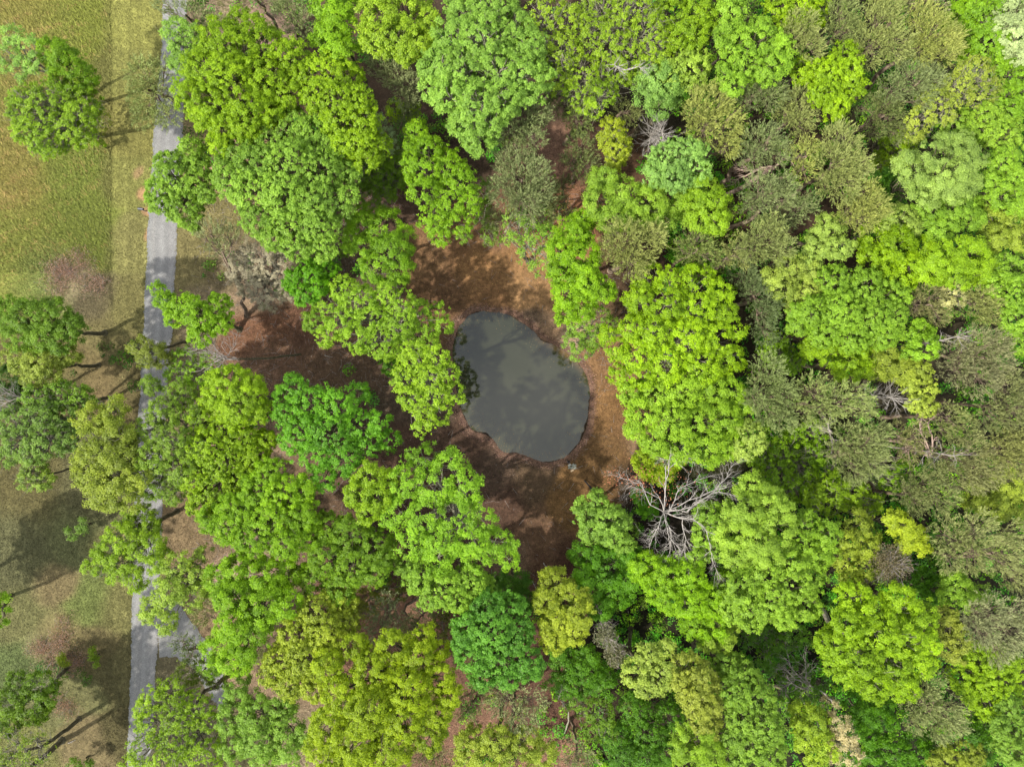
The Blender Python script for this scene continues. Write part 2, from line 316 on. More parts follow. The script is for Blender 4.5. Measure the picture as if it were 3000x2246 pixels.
# ------------------------------------------------------------------ road and driveway: gravel sheets with ragged edges
def gravel(name, edge):
    m, t, out = newmat(name); L = t.links.new
    tc = N(t, 'ShaderNodeTexCoord'); a = N(t, 'ShaderNodeTexNoise', Scale=9.0, Detail=6.0, Roughness=.8); b = N(t, 'ShaderNodeTexNoise', Scale=.7, Detail=4.0)
    vo = N(t, 'ShaderNodeTexVoronoi', Scale=14.0); au = N(t, 'ShaderNodeAttribute', attribute_name='across')
    for n in (a, b, vo): L(tc.outputs['Object'], n.inputs['Vector'])
    ra = N(t, 'ShaderNodeValToRGB'); e = ra.color_ramp.elements
    e[0].position = 0; e[0].color = (*alb((180, 182, 182), .39), 1); e[1].position = 1; e[1].color = (*alb((196, 194, 192), .38), 1)
    for p, c in ((.22, (196, 194, 190)), (.30, (182, 181, 179)), (.40, (185, 184, 182)), (.5, (200, 199, 197)), (.62, (186, 185, 183)), (.72, (182, 181, 179)), (.82, (196, 194, 192))):
        x = e.new(p); x.color = (*alb(c, .38), 1)
    L(au.outputs['Fac'], ra.inputs[0])
    v = mathn(t, 'MULTIPLY', mathn(t, 'ADD', mathn(t, 'MULTIPLY', a.outputs['Fac'], 1.9), -.03), mathn(t, 'ADD', mathn(t, 'MULTIPLY', b.outputs['Fac'], .5), .75))
    v = mathn(t, 'MULTIPLY', v, mathn(t, 'ADD', mathn(t, 'MULTIPLY', vo.outputs['Distance'], .6), .62))
    sc = N(t, 'ShaderNodeVectorMath'); sc.operation = 'SCALE'; L(ra.outputs[0], sc.inputs[0]); L(v, sc.inputs['Scale'])
    bs = N(t, 'ShaderNodeBsdfPrincipled', Roughness=.9); bs.inputs['Specular IOR Level'].default_value = .2
    bp = N(t, 'ShaderNodeBump', Strength=.6, Distance=.04); L(a.outputs['Fac'], bp.inputs['Height']); L(bp.outputs[0], bs.inputs['Normal'])
    L(sc.outputs[0], bs.inputs['Base Color']); L(bs.outputs[0], out.inputs[0]); return m
M_GRAVEL = gravel('gravel', .1)
ROAD_L = [(-600,520),(-60,486),(0,480),(170,472),(370,453),(530,443),(615,436),(750,433),(840,428),(976,419),(1067,414),(1158,411),(1293,404),(1430,399),(1496,395),(1768,389),(1904,385),(2040,381),(2246,373),(2320,368),(2900,330)]
ROAD_R = [(-600,592),(-60,556),(0,550),(170,548),(370,538),(450,535),(530,528),(750,518),(840,512),(976,505),(1067,497),(1158,491),(1293,482),(1430,477),(1496,477),(1768,468),(1904,463),(2040,454),(2246,440),(2320,434),(2900,400)]
def strip(name, Lp, Rp, mat, zoff, seed):
    Lp = np.array(Lp, float); Rp = np.array(Rp, float)
    ys = np.arange(Lp[0, 0], Lp[-1, 0], 3.0); u = np.linspace(0, 1, 25)
    xl = np.interp(ys, Lp[:, 0], Lp[:, 1]); xr = np.interp(ys, Rp[:, 0], Rp[:, 1])
    el = (fbm(ys/40, ys*0+seed, seed, 2)-.5)*8+(fbm(ys/4, ys*0+seed, seed, 3)-.5)*7; er = (fbm(ys/40, ys*0+seed+9, seed+3, 2)-.5)*8+(fbm(ys/4, ys*0+seed+9, seed+3, 3)-.5)*7
    PX = (xl+el)[:, None]*(1-u)+(xr+er)[:, None]*u; PY = np.repeat(ys[:, None], len(u), 1)
    x = ((PX-1500)*S).ravel(); y = ((1123-PY)*S).ravel()
    z = hfun(x, y)+zoff + .03*np.sin(np.pi*np.tile(u, len(ys))) - .02*(np.abs(np.tile(u, len(ys))-.5) > .49)
    n = len(u); a, b = np.meshgrid(np.arange(n-1), np.arange(len(ys)-1)); q = (b*n+a).ravel()
    o = mesh_obj(name, np.stack([x, y, z], 1), np.stack([q, q+n, q+n+1, q+1], 1), mat, attrs={'across': ('POINT', np.tile(u, len(ys)))}, smooth=True)
    return tag(o, kind='structure')
strip('road', ROAD_L, ROAD_R, M_GRAVEL, .045, 3)
# the driveway leaves the road to the lower right
dl = to_w([(468,1925),(520,1925),(560,1950),(592,1995),(622,2040),(632,2060),(640,2075),(645,2085)]); dr = to_w([(455,1735),(512,1752),(556,1806),(592,1858),(628,1916),(655,1980),(662,2020),(668,2060)])
tt = np.linspace(0, 1, 90); li = np.linspace(0, 1, len(dl)); u = np.linspace(0, 1, 25)
A_ = np.stack([np.interp(tt, li, dl[:, i]) for i in (0, 1)], 1); B_ = np.stack([np.interp(tt, li, dr[:, i]) for i in (0, 1)], 1)
A_ += ((fbm(tt*30, tt*0, 41)-.5)*.5)[:, None]; B_ += ((fbm(tt*30, tt*0, 43)-.5)*.5)[:, None]
P_ = (A_[:, None]*(1-u)[None, :, None]+B_[:, None]*u[None, :, None]).reshape(-1, 2)
a, b = np.meshgrid(np.arange(24), np.arange(89)); q = (b*25+a).ravel()
tag(mesh_obj('driveway', np.column_stack([P_, hfun(P_[:, 0], P_[:, 1])+.04]), np.stack([q, q+25, q+26, q+1], 1)[:, ::-1], M_GRAVEL, attrs={'across': ('POINT', np.tile(u*.3+.1, 90))}, smooth=True), kind='structure')

# ------------------------------------------------------------------ pond
m, t, out = newmat('murky_water'); L = t.links.new
tc = N(t, 'ShaderNodeTexCoord'); a = N(t, 'ShaderNodeTexNoise', Scale=.25, Detail=3.0); rp = N(t, 'ShaderNodeMix'); rp.data_type = 'RGBA'
rp.inputs['A'].default_value = (.019, .021, .011, 1); rp.inputs['B'].default_value = (.028, .030, .016, 1)
b = N(t, 'ShaderNodeTexNoise', Scale=1.6, Detail=3.0); bp = N(t, 'ShaderNodeBump', Strength=.05, Distance=.03)
bs = N(t, 'ShaderNodeBsdfPrincipled', Roughness=.03, IOR=1.55); bs.inputs['Specular IOR Level'].default_value = .5
au = N(t, 'ShaderNodeAttribute', attribute_name='shallow'); mx2 = N(t, 'ShaderNodeMix'); mx2.data_type = 'RGBA'; mx2.inputs['B'].default_value = (.12, .075, .034, 1)
L(tc.outputs['Object'], a.inputs['Vector']); L(tc.outputs['Object'], b.inputs['Vector']); L(a.outputs['Fac'], rp.inputs['Factor']); L(b.outputs['Fac'], bp.inputs['Height'])
L(rp.outputs['Result'], mx2.inputs['A']); L(au.outputs['Fac'], mx2.inputs['Factor']); L(mx2.outputs['Result'], bs.inputs['Base Color']); L(bp.outputs[0], bs.inputs['Normal']); L(bs.outputs[0], out.inputs[0])
wx = np.arange(-9, 12, .25); wy = np.arange(-12, 11, .25); X, Y = np.meshgrid(wx, wy); x, y = X.ravel(), Y.ravel()
sw = sdist(x, y, shore_w); keep = sw < .6
n = len(wx); a, b = np.meshgrid(np.arange(n-1), np.arange(len(wy)-1)); q = (b*n+a).ravel(); F = np.stack([q, q+1, q+n+1, q+n], 1)
F = F[keep[F].all(1)]; used_v = np.unique(F); remap = -np.ones(len(x), int); remap[used_v] = np.arange(len(used_v))
ex, ey = (1610-1500)*S, (1123-1015)*S
shal = np.exp(-((sw+.1)/.45)**2)*np.clip(1.2-np.hypot(x-ex-1.5, y-ey+.6)/4.2, 0.05, 1)*.9
pond = mesh_obj('pond_water', np.stack([x, y, x*0+WATER_Z], 1)[used_v], remap[F], m, attrs={'shallow': ('POINT', np.clip(shal, 0, 1)[used_v])}, smooth=True)
tag(pond, kind='structure')
# ------------------------------------------------------------------ trees
def parse(s): return np.array([[float(v) for v in q.split(',')] for q in s.split()])
def sphere(n, zmin=-1.0):
    z = rng.uniform(zmin, 1, n); th = rng.uniform(0, 2*np.pi, n); r = np.sqrt(1-z*z)
    return np.stack([r*np.cos(th), r*np.sin(th), z], 1)
def quads(c, nv, l, w, dirv=None):
    """diamond leaves centred at c facing nv"""
    n = len(c); rd = rng.normal(size=(n, 3)) if dirv is None else dirv
    a = nrm(np.cross(nv, rd)) if dirv is None else nrm(dirv)
    b = nrm(np.cross(nv, a))
    l = np.broadcast_to(l, (n,))[:, None]; w_ = np.broadcast_to(w, (n,))[:, None]
    V = np.stack([c+a*l, c+b*w_+a*l*.1, c-a*l, c-b*w_+a*l*.1], 1).reshape(-1, 3)
    return V, np.arange(n*4).reshape(-1, 4)
def lobes_world(lb, h, flat=.8, dome=.42):
    wgt = lb[:, 2]**2; cx = (lb[:, 0]*wgt).sum()/wgt.sum(); cy = (lb[:, 1]*wgt).sum()/wgt.sum()
    D = np.hypot(lb[:, 0]-cx, lb[:, 1]-cy); Rc = max(1, (D+lb[:, 2]).max())
    drop = dome*Rc*S*.8*(D/Rc)**1.6*(1 if len(lb) > 1 else 0) + rng.uniform(-.75, .5, len(lb))*(1 if len(lb) > 3 else .3)
    top = h-drop; R = lb[:, 2]*S*(H-top)/H
    zc = np.maximum(top-flat*R, R*.5)
    k = (H-zc)/H
    C = np.stack([(lb[:, 0]-1500)*S*k, (1123-lb[:, 1])*S*k, zc], 1)
    zt = zc.mean(); return C, R, (cx, cy), Rc*S, zt
LEAVES = [0]
def crown_broad(C, R, dens, cs, lsize, flat=.8, shag=1.0, fill=True):
    R = R*1.09; cc, cr, cd = [], [], []
    for i in range(len(C)):
        n = max(6, int(2*np.pi*R[i]**2*1.45/(np.pi*cs*cs)*(.55+.45*dens)))
        d = sphere(n, -.35); rr = R[i]*rng.uniform(.66, 1.10, n); far = rng.random(n) < .17; rr[far] *= rng.uniform(1.08, 1.30, far.sum()); szf = np.where(far, rng.uniform(.45, .75, n), 1)
        p = C[i]+d*rr[:, None]*np.array([1, 1, flat])
        if len(C) > 1:
            o = np.delete(np.arange(len(C)), i)
            dd = np.linalg.norm((p[:, None]-C[o][None])/np.array([1, 1, flat]), axis=2)/R[o][None]
            k = dd.min(1) > .78; p, d, szf = p[k], d[k], szf[k]
        cc.append(p); cd.append(d); cr.append(cs*rng.uniform(.6, 1.35, len(p))*szf)
    if fill and dens > .7:                           # foliage deeper inside, seen through the gaps
        for i in range(len(C)):
            n = max(3, int(R[i]**2*2.0/(cs*cs)*.5)); a_ = rng.uniform(0, 6.28, n); q_ = np.sqrt(rng.random(n))*R[i]*1.05
            cc.append(np.stack([C[i][0]+q_*np.cos(a_), C[i][1]+q_*np.sin(a_), C[i][2]-R[i]*rng.uniform(.1, .75, n)], 1)); cd.append(np.tile([0, 0, .6], (n, 1))); cr.append(cs*rng.uniform(.8, 1.3, n))
    cc = np.concatenate(cc); cd = np.concatenate(cd); cr = np.concatenate(cr)
    la = 2*lsize*lsize*.62
    nl = np.maximum(6, (dens*1.9*2*np.pi*cr**2/la*.5*rng.uniform(.5, 1.4, len(cr))).astype(int))
    idx = np.repeat(np.arange(len(cc)), nl); n = len(idx)
    d = nrm(sphere(n)+cd[idx]*.55+np.array([0, 0, .45]))
    # each clump is itself a handful of sprigs
    q = np.floor(rng.uniform(0, 7, n)); sp = nrm(np.stack([np.sin(idx*12.9+q*78.2)*1.0, np.sin(idx*37.7+q*11.5), np.abs(np.sin(idx*5.3+q*41.1))], 1))
    d = nrm(d*.75+sp*.75*shag)
    rad = cr[idx]*rng.uniform(.35, 1.28, n)
    p = cc[idx]+d*rad[:, None]*np.array([1, 1, .85])
    nv = nrm(d*.55+cd[idx]*.45+np.array([0, 0, .45])+rng.normal(size=(n, 3))*.36)
    V, F = quads(p, nv, lsize*rng.uniform(.7, 1.3, n), lsize*.62*rng.uniform(.7, 1.3, n))
    lt = rng.normal(0, .09, len(C)); near_ = np.argmin(np.linalg.norm(cc[:, None]-C[None], axis=2), 1)
    tc_ = np.clip(rng.normal(.5, .11, len(cc))+lt[near_], .08, .92)
    tint = np.clip(tc_[idx]+rng.normal(0, .14, n), 0, 1)
    LEAVES[0] += n
    return V, F, tint, cc
def crown_pine(C, R, dens, axis, flat=.75, nl_=.18):
    P, Dv = [], []
    for i in range(len(C)):
        n = int(2*np.pi*R[i]**2*10.5*dens)
        d = sphere(n, -.25); rr = R[i]*rng.uniform(.45, 1.08, n)**.8
        # branches fan out: directions fall into plumes
        th = np.arctan2(d[:, 1], d[:, 0]); k = 9+int(R[i]*3); ph = rng.uniform(0, 6.28)
        th = th - .6*np.sin(th*k+ph)/k*1.2
        hr = np.hypot(d[:, 0], d[:, 1]); d = np.stack([np.cos(th)*hr, np.sin(th)*hr, d[:, 2]], 1)
        p = C[i]+d*rr[:, None]*np.array([1, 1, flat])
        out_l = p-C[i]*np.array([1, 1, 1])-np.array([0, 0, -R[i]*.6]); out_t = p-np.array([axis[0], axis[1], C[i][2]-2.2])
        dv = nrm(nrm(out_l)*.75+nrm(out_t)*.6+rng.normal(size=(len(p), 3))*.27+np.array([0, 0, .18]))
        P.append(p); Dv.append(dv)
    P = np.concatenate(P); Dv = np.concatenate(Dv); m = 13
    idx = np.repeat(np.arange(len(P)), m); t_ = np.tile(np.linspace(-.1, 1, m), len(P)); n = len(idx)
    tl = rng.uniform(.35, .75, len(P))
    c = P[idx]+Dv[idx]*(t_*tl[idx])[:, None]+rng.normal(size=(n, 3))*.07
    nd = nrm(Dv[idx]+rng.normal(size=(n, 3))*.36)
    nv = nrm(np.array([0, 0, 1.])+rng.normal(size=(n, 3))*.6)
    V, F = quads(c+nd*.06, nv, nl_*rng.uniform(.55, 1.1, n), .024*rng.uniform(.8, 1.4, n), nd)
    tt = np.clip(rng.normal(.5, .16, len(P)), .05, .95)[idx]+rng.normal(0, .1, n)
    LEAVES[0] += n
    return V, F, np.clip(tt, 0, 1), P, Dv, tl
def grow(sg, p, d, L, r, depth, spread=.6, up=.15, nseg=3, kids=(2, 4), shrink=.68, wob=.18):
    pts = [p]; dd = d
    for i in range(nseg):
        dd = nrm(dd+rng.normal(size=3)*wob+np.array([0, 0, up*.3])); pts.append(pts[-1]+dd*L/nseg)
    pts = np.array(pts); r1 = r*.62; sg.add(pts, r, r1)
    if depth <= 0: return
    for k in range(rng.integers(kids[0], kids[1]+1)):
        j = rng.integers(1, nseg+1); ax = rng.normal(size=3)
        nd = nrm(dd+nrm(ax)*spread*rng.uniform(.6, 1.3)+np.array([0, 0, up]))
        grow(sg, pts[j], nd, L*shrink*rng.uniform(.7, 1.15), r1*.72, depth-1, spread, up, nseg, kids, shrink, wob)

GROUPS = {'broadleaf_tree': 'broadleaf trees in spring leaf', 'pine_tree': 'pines with olive needles', 'bare_tree': 'bare and dead trees',
          'shrub': 'low leafy shrubs', 'flowering_tree': 'trees in pale blossom'}
def tree(kind, col, h, lobes, label, base=None, dens=1.0, cs=None, ls=None, bark=None, sat=1.0, flat=.9, r0=None, twig=1.0, shag=1.0, dome=.46, curve=.05, fill=True):
    lb = parse(lobes); C, R, cen, Rc, zt = lobes_world(lb, h, flat, dome)
    bx, by = W(cen[0], cen[1], zt) if base is None else W(base[0], base[1], 0)
    z0 = hz(bx, by); loc = np.array([bx, by, z0-.05])
    small = h < 5
    name = {'B': 'broadleaf_tree', 'L': 'broadleaf_tree', 'P': 'pine_tree', 'F': 'flowering_tree', 'S': 'shrub'}[kind]
    root = empty(name, loc.tolist()); tag(root, label, 'shrub' if kind == 'S' else 'tree', GROUPS[name])
    r0 = r0 or (.055+.011*h+.012*Rc)
    mb = bark or (M_PBARK if kind == 'P' else M_BARK)
    tw = Seg(); bw = Seg()
    cw = C.mean(0); topz = max(zt-.45*Rc*(.5 if kind != 'P' else -.6), z0+h*.4)
    topz = min(topz, h-.8)
    tip = np.array([cw[0], cw[1], topz])
    T = curve_pts(loc, tip, 9, curve, 0); tw.add(T, r0, r0*.45)
    tw.a.append(T[:1]-[[0, 0, .05]]); tw.b.append(T[:1]+[[0, 0, .35]]); tw.r.append(np.array([r0*1.7])); tw.q.append(np.array([r0*1.02]))
    def on_trunk(f): return T[min(len(T)-1, int(f*(len(T)-1)))]
    if kind in 'BLFS':
        cs_ = cs or (rng.choice([.26, .30, .36, .44]) if kind == 'B' else rng.choice([.28, .34]) if kind == 'L' else .42); ls_ = ls or (rng.uniform(.068, .092) if kind != 'F' else .055)
        if kind == 'B' and not cs: shag = shag*rng.uniform(.8, 1.5)
        d_ = dens*(1.0 if kind == 'B' else .62 if kind == 'L' else .7)
        V, F, tint, cc = crown_broad(C, R, d_, cs_, ls_, flat, shag, fill)
        for i in range(len(C)):
            s = on_trunk(rng.uniform(.55, 1.0)) if i % 3 and len(C) > 3 else on_trunk(1.0)
            P = curve_pts(s, C[i]-[0, 0, R[i]*.35], 5, .1, .05); rl = r0*.42*min(1.2, R[i]/2+.3); bw.add(P, rl, rl*.4)
            own = np.where(np.linalg.norm(cc-C[i], axis=1) < R[i]*1.2)[0]
            m_ = int((.16 if kind == 'B' else .32)*len(own)*twig)
            for q in rng.permutation(own)[:m_]:
                e = cc[q]+nrm(cc[q]-C[i])*(.2 if kind == 'B' else .4)
                P2 = curve_pts(P[rng.integers(2, 6)], e, 3, .1); bw.add(P2, rl*.34, .012)
                if kind != 'B' and rng.random() < .8*twig:
                    for _ in range(3): bw.add(curve_pts(P2[2], cc[q]+rng.normal(size=3)*.45, 2, .1), .016, .008)
        ls_ = ls_
    else:
        V, F, tint, PP, Dv, tl = crown_pine(C, R, dens, (bx, by), .75)
        for i in range(len(C)):
            P = curve_pts(on_trunk(rng.uniform(.7, 1.0) if len(C) > 3 else 1.0), C[i]-[0, 0, R[i]*.3], 5, .08); rl = r0*.4; bw.add(P, rl, rl*.45)
            nb = int(8+R[i]*10*twig)
            d = sphere(nb, -.15); e = C[i]+d*R[i]*np.array([1, 1, .7])*rng.uniform(.75, 1.1, (nb, 1))
            for q in range(nb):
                P2 = curve_pts(P[rng.integers(3, 6)], e[q], 4, .06, -.04); bw.add(P2, .03, .010)
    tw.build('trunk', mb, root, loc, 8); bw.build('branches', mb if kind != 'L' else (bark or M_BARKL), root, loc, 4)
    co = mesh_obj('crown', V-loc, F, M_NEEDLE if kind == 'P' else M_BLOOM if kind == 'F' else M_LEAF, root, attrs={'tint': ('FACE', tint)})
    col = np.array(col, float)
    if kind in 'BLS' and col[2] < 135:
        hi = .90 if col[0] > .985*col[1] else (.80 if col[2] < 58 else .86)
        em = col[0] < .61*col[1] and not (col[2] < 32 and h > 12)
        col = col*(.9 if em else .78)+np.array([142, 196, 58])*(.1 if em else .22)
        col = np.array([np.clip(col[0], (.635 if em else .765 if col[2] > 60 else .74)*col[1]+(.045*col[1] if col[0] > 135 and col[2] < 55 else 0), max(hi, .88)*col[1]), col[1], min(max(col[2], .15*col[1]), (.56 if col[2] > 100 else .46)*col[1])])
    c = np.array(alb(col, .61))*(np.array([1.18, 1.33, 1.17]) if kind == 'P' else np.array([1.06, 1.0, .72]) if kind in 'BLS' and col[2] < 135 else .95); co.color = (*[float(v) for v in c], 1)
    return root
def dead_tree(h, arms, label, base, top, col=None, mat=None, depth=2, r0=.2, leafspots=None, L=1.3, tmat=None, name='bare_tree', kids=(2, 4), spread=.7):
    """arms: lists of (x,y,height) way points from the crown fork outwards"""
    mat = mat or M_DEAD
    bx, by = W(*base, 0); z0 = hz(bx, by); loc = np.array([bx, by, z0-.05])
    root = empty(name, loc.tolist()); tag(root, label, 'tree', GROUPS['bare_tree'])
    tw = Seg(); bw = Seg(); T = np.array([*W(top[0], top[1], top[2]), top[2]])
    tw.add(curve_pts(loc, T, 8, .03), r0*1.25, r0*.8); tw.build('trunk', tmat or mat, root, loc, 8)
    for a in arms:
        pts = np.array([[*W(x, y, z), z] for x, y, z, *_ in [(top[0], top[1], top[2])]+a])
        full = [pts[0]]
        for i in range(len(pts)-1): full.extend(curve_pts(pts[i], pts[i+1], 4, .07)[1:])
        full = np.array(full); rr = r0*.62; bw.add(full, rr, .02)
        n = len(full)
        for j in range(2, n):
            d = nrm(full[j]-full[j-1])
            for _ in range(1 if j < n*.4 else 2):
                grow(bw, full[j], nrm(d+nrm(rng.normal(size=3))*.8), L*rng.uniform(.7, 1.3), max(.014, rr*(1-j/n)*.5+.012), depth, spread, .05, 3, kids, .7, .2)
    bw.build('branches', mat, root, loc, 4)
    if leafspots:
        c = np.concatenate([np.array([[*W(x, y, z), z]])+rng.normal(size=(n, 3))*r*S*.5 for x, y, r, z, n in leafspots])
        V, F = quads(c, nrm(rng.normal(size=c.shape)), .09, .06)
        o = mesh_obj('dry_leaves', V-loc, F, M_BLOOM, root, attrs={'tint': ('FACE', rng.uniform(.3, .8, len(c)))}); o.color = (*alb((205, 135, 100)), 1)
    return root
def twiggy(x, y, r, h, label, mat=None, n=26, L=None, base=None, r0=.12, up=.1, leafy=0, col=(120, 125, 80)):
    """a bare crown of fine radiating twigs"""
    mat = mat or M_DEADG; zc = h-.5; wx_, wy_ = W(x, y, zc); bx, by = (wx_, wy_) if base is None else W(*base, 0)
    z0 = hz(bx, by); loc = np.array([bx, by, z0-.05]); root = empty('bare_tree', loc.tolist()); tag(root, label, 'tree', GROUPS['bare_tree'])
    tw = Seg(); bw = Seg(); R = r*S*(H-h)/H; tip = np.array([wx_, wy_, h-R*.5]); T = curve_pts(loc, tip, 8, .03); tw.add(T, r0*1.2, r0*.4)
    tw.build('trunk', mat, root, loc, 7)
    for i in range(n):
        d = sphere(1, -.1)[0]; s = T[rng.integers(5, 9)]
        grow(bw, s, d, R*.72*rng.uniform(.7, 1.2), .035, 2, .5, .05, 3, (2, 4), .6, .15)
    bw.build('branches', mat, root, loc, 3)
    if leafy:
        c = tip+sphere(leafy)*R*rng.uniform(.3, 1, (leafy, 1))*[1, 1, .6]
        V, F = quads(c, nrm(rng.normal(size=c.shape)+[0, 0, 1]), .1, .06)
        o = mesh_obj('crown', V-loc, F, M_LEAF, root, attrs={'tint': ('FACE', rng.uniform(.3, .8, len(c)))}); o.color = (*alb(col), 1)
    return root
